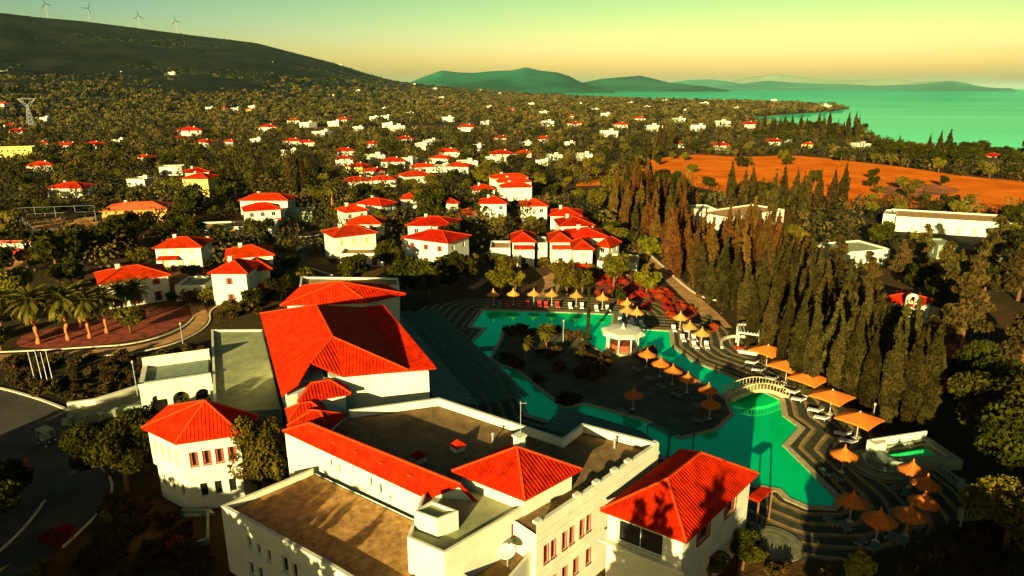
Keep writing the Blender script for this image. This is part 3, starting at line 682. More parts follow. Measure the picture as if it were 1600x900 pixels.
# the great hall, in its own axes
ca, sa = math.cos(R(-66.5)), math.sin(R(-66.5))
def HL(s, t, z): return Vector((s * ca - t * sa, s * sa + t * ca, z))
T = thing('great_hall', 'large hall with wide red tiled roof, its right slope in deep shade', 'building', xy(HL(-80, 12, 0)) + (0,))
zl, zr, zm = 10.3, 9.5, 13.5
e0, e1 = HL(-95.5, 3.8, zl), HL(-67.6, 3.8, zl); R0, R1 = HL(-86, 10.2, zm), HL(-73.2, 10.2, zm)
i0, i1 = HL(-91.5, 17.0, 10.7), HL(-67.4, 17.0, 10.7); o0, o1 = HL(-91.5, 20.0, 10.68), HL(-66.8, 20.0, 10.68); KK = HL(-70.3, 7.3, zl + (zm - zl) * 3.5 / 6.4); KE = HL(-69.0, 10.3, 10.5)
tiled_roof(T, [[e0, HL(-67.0, 3.8, zl), HL(-67.3, 5.6, zl + .9), KK, R1, R0], [R1, R0, i0, i1][::-1], [i1, i0, o0, o1][::-1], [R1, KK, KE], [R1, KE, i1], [R0, e0, i0][::-1]], [(R0, R1), (R1, i1), (e0, R0), (R1, KK)], sp=.36, smooth_planes=(1,))
MB().prism([xy(HL(-70.6, 4.4, 0)), xy(HL(-67.3, 4.4, 0)), xy(HL(-67.6, 5.4, 0)), xy(HL(-70.6, 9.2, 0))], 0, 10.0).build('corner_wall', M['white'], T)
def step_roof(s0, s1, t0, t1, z, h):
    c = [HL(s0, t0, z), HL(s1, t0, z), HL(s1, t1, z), HL(s0, t1, z)]
    hip_roof(T, c, h, ov=.3, sp=.34, name='stepped_roof'); block(T, [xy(p) for p in inset(c, .2)], 0, z - .1, name='stepped_wall')
step_roof(-70.2, -67.2, 5.6, 10.4, 9.3, 1.1); step_roof(-67.4, -65.2, 4.4, 7.6, 8.4, 1.0)
hp4 = [xy(p) for p in (HL(-91, 4.5, 0), HL(-70.4, 4.5, 0), HL(-69.3, 9.9, 0), HL(-67.0, 19.2, 0), HL(-91, 19.2, 0))]
block(T, hp4, 0, 8.85)
MB().prism([xy(p) for p in (HL(-91, 9.0, 0), HL(-69.6, 9.0, 0), HL(-69.3, 9.9, 0), HL(-67.0, 19.2, 0), HL(-91, 19.2, 0))], 8.85, 10.35).build('clerestory_wall', M['white'], T)
MB().prism([xy(HL(-91, 4.6, 0)), xy(HL(-70.3, 4.6, 0)), xy(HL(-70.3, 8.6, 0)), xy(HL(-91, 8.6, 0))], 8.86, 10.1).build('upper_wall', M['white'], T)
sm = W(492, 652, 9.2)
T2 = thing('stair_cabin', 'small red roofed stair cabin between the great hall and gallery', 'building', (sm.x, sm.y, 0))
c = [Vector((sm.x + dx * 2.0, sm.y + dy * 1.6, 8.9)) for dx, dy in ((-1, -.6), (.8, -1.1), (1.2, .6), (-.6, 1.1))]
hip_roof(T2, c, 1.0, ov=.3); block(T2, [xy(p) for p in inset(c, .15)], 0, 8.8)
# rear pavilion
ev = [W(437, 477, 9.5), W(575, 472, 9.5), W(634, 459, 9.5), W(606, 446, 9.5), W(470, 447, 9.5)]; apx = W(531, 440, 12.3)
T = thing('rear_pavilion', 'broad low red roofed pavilion behind the great hall', 'building', (apx.x, apx.y, 0))
pyramid_roof(T, ev, apx, sp=.45); block(T, [xy(p) for p in inset(ev, .8)], 0, 9.3)
fl = [W(468, 446, 7.5), W(624, 446, 7.5), W(622, 434, 7.5), W(470, 432, 7.5)]
T = thing('rear_flat_block', 'white flat roofed block with brown roof behind the red pavilion', 'building', (fl[0].x, fl[0].y, 0))
block(T, [xy(p) for p in fl], 0, 7.2); roof_deck(T, [xy(p) for p in fl], 7.1, 'gravel', .1); parapet(T, [xy(p) for p in fl], 7.2, .3, .3)
# concrete roofed hall on the left, and the arched entrance porch
poly = [xy(HL(*p, 0)) for p in ((-107, -2.9), (-77.5, -2.9), (-75.5, 4.2), (-104, 4.2))]
T = thing('concrete_roof_hall', 'low hall with plain olive concrete roof left of the great hall', 'building', (*poly[0], 0))
block(T, poly, 0, 4.9, m='greenwall'); roof_deck(T, poly, 4.85, 'concrete', .1); parapet(T, poly, 4.9, .3, .25, [0, 3])
poly = [xy(HL(*p, 0)) for p in ((-95, -11.2), (-88.3, -11.2), (-88.3, -3.1), (-95, -3.1))]
T = thing('entrance_porch', 'white entrance porch with round arches beside the ramp', 'porch', (*poly[0], 0))
def arch_wall(parent, a, b, z1, arches, th=.55, name='arch_wall'):
    a, b = Vector((a[0], a[1])), Vector((b[0], b[1])); L = (b - a).length; u = (b - a) / L; n = Vector((u.y, -u.x)); mb = MB()
    def prof(s):
        for c, hw, zs in arches:
            if abs(s - c) < hw: return zs + math.sqrt(max(0, hw * hw - (s - c) ** 2))
        return 0
    st = {0, L}
    for c, hw, zs in arches: st |= {c + hw * math.cos(math.pi * k / 12) * .9999 for k in range(13)} | {c - hw * 1.0001, c + hw * 1.0001}
    st = sorted(st)
    for s0, s1 in zip(st, st[1:]):
        h0, h1 = prof(s0), prof(s1); p = lambda s, z, k: (a.x + u.x * s - n.x * k, a.y + u.y * s - n.y * k, z)
        vs = [p(s0, h0, 0), p(s1, h1, 0), p(s1, z1, 0), p(s0, z1, 0), p(s0, h0, th), p(s1, h1, th), p(s1, z1, th), p(s0, z1, th)]
        mb.add(vs, [(0, 1, 2, 3), (7, 6, 5, 4), (4, 5, 1, 0), (3, 2, 6, 7)])
    return mb.build(name, M['white'], parent)
arch_wall(T, poly[1], poly[2], 5.4, [(1.9, .95, 2.7), (4.4, .95, 2.7), (6.9, .85, 2.7)])
arch_wall(T, poly[0], poly[1], 5.4, [(1.9, .95, 2.7), (4.6, .95, 2.7)])
block(T, [poly[3], poly[0], poly[0], poly[3]][:2] + [xy(HL(-94.6, -11.1, 0)), xy(HL(-94.6, -3.2, 0))], 0, 6.4, name='rear_wall')
ip = inset(poly, .3); MB().prism([xy(p) for p in ip], 4.9, 5.05).build('roof_slab', M['greenwall'], T)
# ramp walls in front of the porch
def low_wall(px, th, ht, label, name='garden_wall', m='white', z=0, it=0):
    o = ribbon(name, px, th, z, M[m], it, kind=None, ht=ht); return tag(o, label, 'wall')
low_wall([(107, 640), (150, 634), (182, 624), (225, 610)], .5, 1.0, 'white upper wall of the entrance ramp beside the hedge bank')
low_wall([(98, 664), (135, 660), (165, 655), (200, 645), (240, 640)], .5, .9, 'lower wall of the entrance ramp, shade put in its colour', m='greenwall')
sheet('entrance_ramp', [(108, 645), (182, 628), (226, 615), (235, 640), (165, 653), (100, 662)], .3, M['plaza'])
for i, (x, y) in enumerate(((112, 664), (134, 662), (158, 658), (182, 652))):
    p = W(x, y); T = thing('ramp_pier', ('leftmost', 'second', 'third', 'rightmost')[i] + ' dark square pier on the lower ramp wall', 'pier', (p.x, p.y, 0), group='piers along the ramp wall')
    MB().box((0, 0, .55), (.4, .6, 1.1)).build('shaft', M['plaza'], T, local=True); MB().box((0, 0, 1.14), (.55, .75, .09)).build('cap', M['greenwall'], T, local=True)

# slatted pergola along the pool
def pergola(label, s0, s1, t0, t1, z, slats):
    T = thing('slatted_pergola', label, 'pergola', xy(HL((s0 + s1) / 2, (t0 + t1) / 2, 0)) + (0,))
    for t in np.linspace(t0, t1, 3):
        MB().bar(HL(s0, t, z), HL(s1, t, z), .18, .24).build('beam', M['pergola'], T)
        for s in np.arange(s0 + .3, s1, 5.6): MB().tube([HL(s, t, 0), HL(s, t, z)], .13, 6).build('post', M['pergola'], T)
    sl = None
    for s in np.linspace(s0, s1, slats):
        if sl is None: pass
        MB().bar(HL(s, t0 - .5, z + .2), HL(s, t1 + .5, z + .2), .3, .1).build('slat', M['pergola'], T)
pergola('long dark green slatted pergola between great hall and pool', -107, -70, 26.6, 32.2, 3.5, 62)
T = thing('terrace_awning', 'sloping green terrace roof running along the great hall', 'roof', xy(HL(-88, 23.5, 0)) + (0,))
for k in range(30):
    s0, s1 = -106 + k * 1.22, -106 + (k + 1) * 1.22 - .1
    a = [HL(s0, 21.0, 5.0), HL(s1, 21.0, 5.0), HL(s1, 26.0, 3.9), HL(s0, 26.0, 3.9)]; MB().slab(a, .08).build('roof_panel', M['pergola'], T)
for s in np.arange(-105, -70, 6): MB().tube([HL(s, 25.8, 0), HL(s, 25.8, 3.85)], .12).build('post', M['pergola'], T)
fence_s = [(HL(-98 + k * 1.1, 21.5, 0)) for k in range(10)]
T = thing('terrace_railing', 'green railing panels at the far end of the terrace roof', 'railing', xy(HL(-103, 27, 0)) + (0,))
for k in range(9):
    a, b = HL(-108, 22 + k * .7, 0), HL(-108, 22.6 + k * .7, 0)
    MB().box(((a.x + b.x) / 2, (a.y + b.y) / 2, 2.6), (.62, .05, 2.4), R(23.5)).build('panel', M['greenwall'], T)
# green roof just beyond the flat roof parapet (pool bar)
q = [W(846, 668, 3.2), W(880, 637, 3.2), W(1000, 672, 3.2), W(1025, 690, 3.2), W(960, 700, 3.2)]
T = thing('pool_bar', 'low pool bar with flat green roof tucked behind the parapet', 'building', (q[0].x, q[0].y, 0))
pq = ccw([xy(p) for p in q]); MB().prism(pq, 3.0, 3.2).build('roof', M['pergola'], T); block(T, [xy(p) for p in inset(pq, .5)], 0, 3.0, m='greenwall')
q = [W(1012, 665, 2.8), W(1050, 652, 2.8), W(1085, 668, 2.8), W(1045, 682, 2.8)]
T = thing('shade_shelter', 'small square dark slatted shelter on the pool island', 'shelter', (q[0].x, q[0].y, 0))
for p in q: MB().tube([(p.x, p.y, .05), (p.x, p.y, 2.8)], .08).build('post', M['pergola'], T)
for k in range(12):
    a = q[0].lerp(q[1], k / 11); b = q[3].lerp(q[2], k / 11); MB().bar(a + Vector((0, 0, .1)), b + Vector((0, 0, .1)), .14, .08).build('slat', M['pergola'], T)
MB().bar(q[0], q[1], .12, .14).build('beam', M['pergola'], T); MB().bar(q[3], q[2], .12, .14).build('beam', M['pergola'], T)

# ------------------------------------------------------------------ things round the pool
def on(u, v): p = W(u, v); return (p.x, p.y, .04)
def thatch_parasol(m, rad, h, name='thatched_parasol'):
    T = thing(name, 'x', 'parasol')
    MB().tube([(0, 0, 0), (0, 0, h + .35)], .05, 6).lathe((0, 0, 0), [(.3, 0), (.3, .08), (.05, .1)], 10).build('pole', M['pole'], T, local=True)
    c = MB(); n = 22
    for r0, z0, r1, z1 in ((rad, h, .3, h + .62), (rad * .62, h + .3, .12, h + .78), (.3, h + .66, .02, h + 1.05)):
        vs = []
        for k in range(n):
            a = 2 * math.pi * k / n; j = random.uniform(-.07, .07); vs.append((math.cos(a) * r0 * (1 + j), math.sin(a) * r0 * (1 + j), z0 - abs(j)))
        for k in range(n):
            a = 2 * math.pi * k / n; vs.append((math.cos(a) * r1, math.sin(a) * r1, z1))
        c.add(vs, [(k, (k + 1) % n, n + (k + 1) % n, n + k) for k in range(n)])
    for k in range(90):                                    # loose straw ends along the rim
        a = random.uniform(0, 2 * math.pi); r = rad * random.uniform(.93, 1.0); da = .035; z = h + random.uniform(-.02, .05)
        c.add([(math.cos(a - da) * r, math.sin(a - da) * r, z), (math.cos(a + da) * r, math.sin(a + da) * r, z), (math.cos(a) * r * 1.1, math.sin(a) * r * 1.1, z - random.uniform(.1, .22))], [(0, 1, 2)])
    c.build('canopy', m, T, local=True)
    MB().lathe((0, 0, h + 1.0), [(.07, 0), (.1, .1), (.02, .28)], 8).build('finial', m, T, local=True)
    return Maker(T)
TH = thatch_parasol(M['thatch'], 1.35, 2.1)
ST = thatch_parasol(M['straw'], 1.25, 2.1, 'straw_parasol')
def canvas_parasol():
    T = thing('square_parasol', 'x', 'parasol'); h = 2.5; a = 2.0
    MB().tube([(0, 0, 0), (0, 0, h + .8)], .05, 8).box((0, 0, .06), (.8, .8, .12)).build('pole', M['pole'], T, local=True)
    c = MB(); N = 8; ap = (0, 0, h + .85)
    for k in range(4):
        an = [(a, a), (-a, a), (-a, -a), (a, -a)]; p, q = Vector((*an[k], h)), Vector((*an[(k + 1) % 4], h)); vs = [ap]; 
        for i in range(N + 1):
            t = i / N; e = p.lerp(q, t); e.z += -.0 + .12 * math.sin(math.pi * t); vs.append(e)
        for i in range(N + 1):
            t = i / N; e = p.lerp(q, t); e.z += -.2 + .12 * math.sin(math.pi * t); vs.append(e)
        c.add(vs, [(0, i + 1, i + 2) for i in range(N)] + [(i + 1, N + 2 + i, N + 3 + i, i + 2) for i in range(N)])
    c.build('canopy', M['canvas'], T, local=True)
    for k in range(4):
        x, y = [(a, a), (-a, a), (-a, -a), (a, -a)][k]; MB().bar((0, 0, h + .8), (x * .97, y * .97, h - .03), .04, .05).build('rib', M['pole'], T, local=True)
    MB().lathe((0, 0, h + .83), [(.12, 0), (.1, .08), (.02, .16)], 8).build('finial', M['pole'], T, local=True)
    return Maker(T)
CV = canvas_parasol()
def lounger(m):
    T = thing('sun_lounger', 'x', 'sun lounger')
    f = MB(); f.box((0, .3, .3), (.66, 1.35, .06)); f.build('frame', M['metal'] if m is M['lounge_grn'] else m, T, local=True)
    for x in (-.28, .28):
        for y in (-.3, .9): MB().box((x, y, .14), (.06, .06, .28)).build('leg', M['metal'], T, local=True)
    MB().box((0, .3, .37), (.62, 1.3, .08)).build('cushion', m, T, local=True)
    MB().box((0, -.62, .56), (.62, .75, .07), tilt=Matrix.Rotation(R(-38), 3, 'X')).build('backrest', m, T, local=True)
    return Maker(T)
LG, LR, LW = lounger(M['lounge_grn']), lounger(M['lounge_red']), lounger(M['lounge_wht'])
SQ = [((1197, 572), 'nearest the white pergola, farthest of the row'), ((1227, 597), 'second after the white pergola'), ((1260, 618), 'middle one of the row by the cypresses'), ((1296, 647), 'fourth from the white pergola'), ((1338, 684), 'nearest the raised spa pool')]
for i, ((u, v), t) in enumerate(SQ):
    CV.put(on(u, v), R(38), label='orange square canvas parasol, ' + t, group='square canvas parasols')
    for k, (dx, dy) in enumerate(((-22, -2), (-12, 10))):
        LW.put(on(u + dx, v + dy), R(60), label='%s pale sun lounger under the square parasol ' % ('left', 'right')[k] + t, group='loungers under square parasols')
NT = [((1315, 738), 'beside the pool end steps', 1), ((1420, 762), 'below the spa steps', 1), ((1442, 786), 'right of the round terrace', 1), ((1438, 815), 'shaded one at the right of the round terrace', 1), ((1415, 838), 'tall bright one on the round terrace', 1.08), ((1327, 815), 'at the rounded tip of the pool', 1.05), ((1368, 847), 'shaded one nearest the bottom of the picture', 1.1)]
lgr = {}
for (u, v), t, s in NT:
    TH.put(on(u, v), random.uniform(0, 3), s, 'orange thatched parasol ' + t, 'thatched parasols on the round terrace')
    for k, (dx, dy) in enumerate(((-26, 6), (-6, 14))):
        LG.put(on(u + dx, v + dy), R(-50 + random.uniform(-8, 8) + (60 if u < 1330 else 0)), label='%s green lounger under the thatched parasol ' % ('left', 'right')[k] + t, group='loungers on the round terrace')
IT = [((1010, 574), 'next to the gazebo'), ((1031, 589), 'second from the gazebo'), ((1050, 601), 'third from the gazebo'), ((1073, 614), 'fourth from the gazebo'), ((1105, 632), 'just before the arched bridge'), ((1108, 655), 'on the island tip'), ((989, 640), 'dark one in the island shade')]
for (u, v), t in IT:
    TH.put(on(u, v), random.uniform(0, 3), .95, 'small thatched parasol on the pool island, ' + t, 'thatched parasols on the island')
    LG.put(on(u - 14, v + 6), R(random.uniform(20, 60)), label='dark sun lounger on the island under the parasol ' + t, group='loungers on the island')
FT = [((771, 477), 'leftmost of the far pool row', 'g'), ((802, 476), 'second of the far pool row', 'r'), ((834, 476), 'third of the far pool row', 'r'), ((862, 477), 'where the path meets the deck', 'r'), ((900, 479), 'in front of the olive tree', 'w'), ((941, 483), 'beside the red flower bed', 'w'), ((979, 492), 'front one at the sun terrace', 'g'), ((979, 503), 'rear one on the sun terrace', 'w'), ((994, 507), 'right one on the sun terrace', 'w'), ((1062, 515), 'at the bend of the right deck', 'w'), ((1076, 530), 'second down the right deck', 'w'), ((1095, 541), 'third down the right deck', 'w')]
for (u, v), t, c in FT:
    ST.put(on(u, v), random.uniform(0, 3), 1, 'straw parasol by the far pool, ' + t, 'straw parasols round the far pool')
    mk, cn = {'g': (LG, 'green grey'), 'r': (LR, 'red'), 'w': (LW, 'white')}[c]
    for k, dx in enumerate((-9, 9)):
        mk.put(on(u + dx, v + 3), R(180 + random.uniform(-8, 8)), 1.05, '%s %s lounger of the straw parasol %s' % (('left', 'right')[k], cn, t), 'loungers round the far pool')
# gazebo on the island
g = W(972, 548)
T = thing('octagonal_gazebo', 'round white gazebo with flat eight sided roof on the pool island', 'gazebo', (g.x, g.y, .05))
def octa(r, z): return [(r * math.cos(R(22.5 + 45 * k)), r * math.sin(R(22.5 + 45 * k)), z) for k in range(8)]
mb = MB(); o8, i8, t8, c8 = octa(3.5, 3.0), octa(3.5, 3.3), octa(2.9, 3.55), octa(.4, 3.75)
mb.add(o8 + i8 + t8 + c8, [(k, (k + 1) % 8, 8 + (k + 1) % 8, 8 + k) for k in range(8)] + [(8 + k, 8 + (k + 1) % 8, 16 + (k + 1) % 8, 16 + k) for k in range(8)] + [(16 + k, 16 + (k + 1) % 8, 24 + (k + 1) % 8, 24 + k) for k in range(8)] + [tuple(range(24, 32)), tuple(range(8))[::-1]])
mb.build('roof', M['white'], T, local=True)
mb = MB(); mb.prism([p[:2] for p in octa(2.8, 0)], 0, .35); mb.build('plinth', M['stone'], T, local=True)
for p in octa(2.5, 0): MB().tube([(p[0], p[1], .35), (p[0], p[1], 3.0)], .11, 8).build('column', M['white'], T, local=True)
mb = MB(); mb.prism([p[:2] for p in octa(1.9, 0)], .35, 1.35); mb.build('bar_counter', M['wood'], T, local=True)
MB().lathe((0, 0, 3.75), [(.4, 0), (.2, .3), (.03, .9)], 8).build('finial', M['white'], T, local=True)
pm = W(918, 528); T = tag(MB().tube([(pm.x, pm.y, 0), (pm.x + .05, pm.y, 4), (pm.x, pm.y, 8.6)], [.36, .32, .2], 8).lathe((pm.x, pm.y, 0), [(.7, 0), (.7, .3), (.4, .4)], 10).lathe((pm.x, pm.y, 8.5), [(.2, 0), (.26, .15), (.02, .5)], 8).build('tall_mast', M['darkleaf']), 'tall dark tapering mast rising from the island by the gazebo', 'mast')
# arched stone bridge
b0, b1 = W(1134, 622), W(1226, 616)
T = thing('arched_bridge', 'small arched stone footbridge with railings over the pool channel', 'bridge', ((b0.x + b1.x) / 2, (b0.y + b1.y) / 2, 0))
d = (b1 - b0); L = d.length; u = d / L; n = Vector((-u.y, u.x, 0)); K = 18
top = lambda s: .25 + 1.25 * math.sin(math.pi * s); und = lambda s: max(-.1, -.5 + 1.55 * math.sin(math.pi * s))
vs = []; fs = []
for k in range(K + 1):
    s = k / K
    for sd in (-1.1, 1.1): p = b0 + u * L * s + n * sd; vs += [(p.x, p.y, und(s)), (p.x, p.y, top(s))]
for k in range(K):
    a = k * 4; fs += [(a, a + 4, a + 5, a + 1), (a + 3, a + 7, a + 6, a + 2), (a + 1, a + 5, a + 7, a + 3), (a + 2, a + 6, a + 4, a)]
MB().add(vs, fs).build('arch', M['stone'], T)
for sd in (-1.05, 1.05):
    pts = [b0 + u * L * k / K + n * sd + Vector((0, 0, top(k / K) + .85)) for k in range(K + 1)]
    MB().tube(pts, .07, 6).build('handrail', M['stone'], T)
    for k in range(0, K + 1): p = pts[k]; MB().tube([p - Vector((0, 0, .85)), p], .045, 5).build('baluster', M['stone'], T)
# white pergola by the path, with its curved bench and red planting
q = [W(1150, 535), W(1180, 535), W(1184, 553), W(1152, 548)]
T = thing('white_pergola', 'white four post pergola at the planted circle by the walkway', 'pergola', (q[0].x, q[0].y, 0))
for p in q: MB().box((p.x, p.y, 1.5), (.2, .2, 3.0)).build('post', M['white'], T)
for a, b in ((0, 1), (3, 2), (0, 3), (1, 2)): MB().bar(q[a] + Vector((0, 0, 3.1)), q[b] + Vector((0, 0, 3.1)), .2, .25).build('beam', M['white'], T)
for k in range(6): MB().bar(q[0].lerp(q[1], .1 + k * .16) + Vector((0, 0, 3.3)), q[3].lerp(q[2], .1 + k * .16) + Vector((0, 0, 3.3)), .1, .12).build('rafter', M['white'], T)
tag(ribbon('curved_bench_wall', [(1128, 545), (1126, 534), (1138, 527), (1160, 527), (1185, 530)], .4, 0, M['kerb'], 3, None, ht=.4), 'pale curved wall round the red flowers by the white pergola', 'wall')
tag(MB().box((*on(1168, 553)[:2], .45), (3.2, .7, .12), R(-25)).box((*on(1168, 553)[:2], .22), (2.8, .5, .4), R(-25)).build('stone_bench', M['white']), 'white stone bench in front of the white pergola', 'bench')
# raised spa pool with terraced steps
q = [W(1362, 697, 1.2), W(1385, 718, 1.2), W(1494, 716, 1.2), W(1446, 684, 1.2)]; pq = ccw([xy(p) for p in q])
T = thing('spa_pool', 'raised square spa pool with pale rim above the terrace steps', 'pool', (q[0].x, q[0].y, 0))
coping('rim', pq, .9, 0, 1.2, M['greenwall'], T); coping('inner_step', [xy(p) for p in inset(pq, .8)], .5, 0, .95, M['plaza'], T)
MB().prism([xy(p) for p in inset(pq, .4)], .3, .7).build('spa_water', M['pool'], T)
p = q[0]; MB().box((p.x + .4, p.y - .2, 1.2), (1.6, 1.2, 1.5), R(20)).build('corner_pier', M['white'], T)
a, b = W(1380, 684, 1.2), W(1446, 684, 1.2); MB().bar(q[0] + Vector((0, 0, .45)), q[3] + Vector((0, 0, .45)), .18, .9).build('back_wall', M['white'], T)
c = W(1378, 728)
for k in range(6):
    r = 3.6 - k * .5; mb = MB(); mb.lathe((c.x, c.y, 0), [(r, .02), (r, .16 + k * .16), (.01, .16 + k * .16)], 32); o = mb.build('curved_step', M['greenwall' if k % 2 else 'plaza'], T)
for k in range(2): p = W(1405 + k * 17, 733 + k * 4); MB().lathe((p.x, p.y, .1), [(.3, 0), (.34, .9), (.25, 1.1), (.02, 1.3)], 10).build('globe_pier', M['stone'], T)
# balustrade at the right of the terrace
def balustrade(px, label, h=1.0):
    pts = [W(*p) for p in px]; T = thing('balustrade', label, 'balustrade', (pts[0].x, pts[0].y, 0))
    for a, b in zip(pts, pts[1:]):
        L = (b - a).length; MB().bar(a + Vector((0, 0, h)), b + Vector((0, 0, h)), .28, .14).build('rail', M['greenwall'], T); MB().bar(a + Vector((0, 0, .12)), b + Vector((0, 0, .12)), .3, .24).build('plinth', M['greenwall'], T)
        m = max(2, int(L / .38))
        for k in range(m): p = a.lerp(b, (k + .5) / m); MB().lathe((p.x, p.y, .24), [(.06, 0), (.1, .2), (.06, .45), (.08, .7)], 6).build('baluster', M['greenwall'], T)
    for p in pts: MB().box((p.x, p.y, .62), (.45, .45, 1.24), .4).build('pier', M['greenwall'], T)
balustrade([(1462, 735), (1500, 765), (1545, 803)], 'sloping balustrade right of the round terrace')
balustrade([(1500, 812), (1562, 812)], 'short level balustrade at the lower right terrace corner')
def lamp_post(u, v, h, label):
    p = W(u, v); T = thing('lamp_post', label, 'lamp', (p.x, p.y, 0), group='garden lamps')
    MB().tube([(0, 0, 0), (0, 0, h)], [.09, .05], 8).build('post', M['metal'], T, local=True)
    MB().lathe((0, 0, h), [(.05, 0), (.12, .1), (.15, .3), (.08, .4), (.02, .45)], 10).build('lantern', M['stone'], T, local=True)
lamp_post(1497, 838, 4.3, 'dark garden lamp post at the right of the round terrace')
lamp_post(270, 640, 3.0, 'thin lamp post on the bank left of the entrance porch') if False else None
lamp_post(216, 622, 5, 'thin lamp post at the hedge bank by the porch')
lamp_post(287, 545, 4, 'thin lamp post beside the garden path bend')
lamp_post(1361, 672, 3.2, 'slim pale lamp post at the foot of the cypresses')
lamp_post(880, 535, 3.5, 'slim lamp post on the pool island')
# flagpoles on the bank
for i, (u, v, h) in enumerate(((54, 592, 4.2), (66, 595, 4.6), (75, 598, 4.4), (84, 601, 4.9))):
    p = W(u, v); T = thing('flagpole', ('leftmost', 'second', 'third', 'rightmost')[i] + ' of four leaning white flagpoles on the hedge bank', 'flagpole', (p.x, p.y, 0), group='flagpoles on the bank')
    MB().tube([(0, 0, 0), (-.25, .1, h)], [.06, .04], 6).build('pole', M['frame'], T, local=True); MB().lathe((-.25, .1, h), [(.05, 0), (.08, .06), (.01, .14)], 6).build('finial', M['frame'], T, local=True)
    MB().lathe((0, 0, 0), [(.25, 0), (.25, .15), (.06, .16)], 8).build('base', M['kerb'], T, local=True)
# golf cart
p = W(75, 694); T = thing('golf_cart', 'small dark golf cart with pale canopy parked on the forecourt', 'golf cart', (p.x, p.y, 0.004), R(-28))
MB().box((0, 0, .5), (2.3, 1.15, .28)).box((.85, 0, .75), (.5, 1.1, .4)).box((-.75, 0, .75), (.7, 1.1, .3)).build('body', M['black'], T, local=True)
MB().box((-.1, 0, .75), (.5, 1.05, .16)).box((-.38, 0, 1.05), (.1, 1.05, .5)).build('seat', M['metal'], T, local=True)
MB().box((-.1, 0, 1.92), (1.9, 1.25, .07)).build('canopy', M['concrete'], T, local=True)
for x in (-.95, .75):
    for y in (-.55, .55): MB().tube([(x, y, .6), (x * .95, y, 1.9)], .025, 5).build('canopy_post', M['metal'], T, local=True)
for x in (-.75, .8):
    for y in (-.52, .52):
        w_ = MB(); w_.tube([(x, y - .09, .24), (x, y + .09, .24)], .24, 14); o = w_.build('wheel', M['black'], T, local=True)
        MB().tube([(x, y - .1, .24), (x, y + .1, .24)], .11, 8).build('rim', M['frame'], o, local=True)
for y in (-.35, .35): MB().box((1.11, y, .72), (.04, .2, .12)).build('headlight', M['lounge_wht'], T, local=True)
MB().tube([(.5, -.25, .8), (.32, -.25, 1.15)], .02, 5).lathe((.32, -.25, 1.15), [(.16, 0), (.18, .02), (.16, .04)], 10).build('steering_wheel', M['black'], T, local=True)
# stake and posts at the roadside
p = W(50, 745); tag(MB().tube([(p.x, p.y, 0), (p.x - .3, p.y + .1, 2.2)], .05, 6).box((p.x - .3, p.y + .1, 2.1), (.3, .05, .3)).build('roadside_post', M['ridge']), 'leaning red roadside post left of the forecourt', 'post')
p0 = W(325, 815); p1 = W(325, 850)
tag(ribbon('garden_steps_wall', [(285, 806), (326, 806), (326, 850), (295, 862)], .25, 0, M['greenwall'], 0, None, ht=.7), 'low grey wall stepping round the garden below the tower house', 'wall')

# ------------------------------------------------------------------ villas
def villa(label, a, b, ze, depth, rh=1.6, ov=.5, m='white', roof='hip', storeys=2, tile='tile_far', style=None, awn=None, z0=0, name='villa', nwin=None, cat='villa'):
    """front eave from pixel a to pixel b at height ze; the house runs back from it"""
    A, B = W(*a, ze), W(*b, ze); u = (B - A).normalized(); n = Vector((-u.y, u.x, 0)); L = (B - A).length; style = style or random.choice(('glass', 'shut', 'pale', 'glass'))
    A, B = A + u * ov * .8, B - u * ov * .8; L = (B - A).length
    A = A + n * ov * .8; B = B + n * ov * .8
    c4 = [A, B, B + n * depth, A + n * depth]; cen = (c4[0] + c4[2]) / 2
    T = thing(name, label, cat, (cen.x, cen.y, z0)); HOUSES.append((cen.x, cen.y, max(L, depth) * .62, 34 if name == 'house' and cen.x > 60 else None))
    holes = {}; fl = ze / storeys; k = nwin or max(1, int(L / 3.2))
    for s in range(storeys):
        zb = s * fl
        holes.setdefault(0, []).extend(row(L, k, min(1.1, L / k * .5), zb + (.25 if s == 0 else .9), zb + 2.15, L * .14))
        holes.setdefault(1, []).extend(row(depth, 2, .9, zb + .9, zb + 2.1, depth * .2)); holes.setdefault(3, []).extend(row(depth, 2, .9, zb + .9, zb + 2.1, depth * .2))
    holes = {i: [h for h in hs if h[3] < ze - .3] for i, hs in holes.items()}
    poly = [xy(p) for p in c4]
    if roof == 'hip':
        block(T, poly, z0, ze - .05, holes, m, {0: style, 1: 'glass', 3: style}, sill=False)
        hip_roof(T, c4, rh, ov=ov, rib=False, m=tile)
        if L > 6: cc = A.lerp(B, .3) + n * depth * .6; MB().box((cc.x, cc.y, ze + rh * .75), (.7, .7, 1.5), math.atan2(u.y, u.x)).box((cc.x, cc.y, ze + rh * .75 + .8), (.9, .9, .12), math.atan2(u.y, u.x)).build('chimney', M['white'], T)
    elif roof == 'flat':
        block(T, poly, z0, ze - .4, holes, m, {0: style, 1: 'glass', 3: style}, sill=False)
        roof_deck(T, poly, ze - .45, 'gravel' if tile == 'gravel' else 'concrete', .15); parapet(T, poly, ze - .4, .25, .4, m=m)
    if awn:
        f0, f1, za = awn; p = A.lerp(B, f0); q = A.lerp(B, f1); o = -n * 1.5
        p, q = Vector((p.x, p.y, za)), Vector((q.x, q.y, za))
        tiled_roof(T, [[p + o - Vector((0, 0, .6)), q + o - Vector((0, 0, .6)), q, p]], [], rib=False, m=tile, name='awning_roof')
        for e in (p, q): MB().tube([e + o * .93 + Vector((0, 0, -za)), e + o * .93 + Vector((0, 0, -.75))], .1, 6).build('post', M['white'], T)
    return T
V = villa
V('white villa with red hip roof left of the twin roofed villa', (238, 388), (315, 386), 5.2, 8, awn=(.05, .5, 3.3))
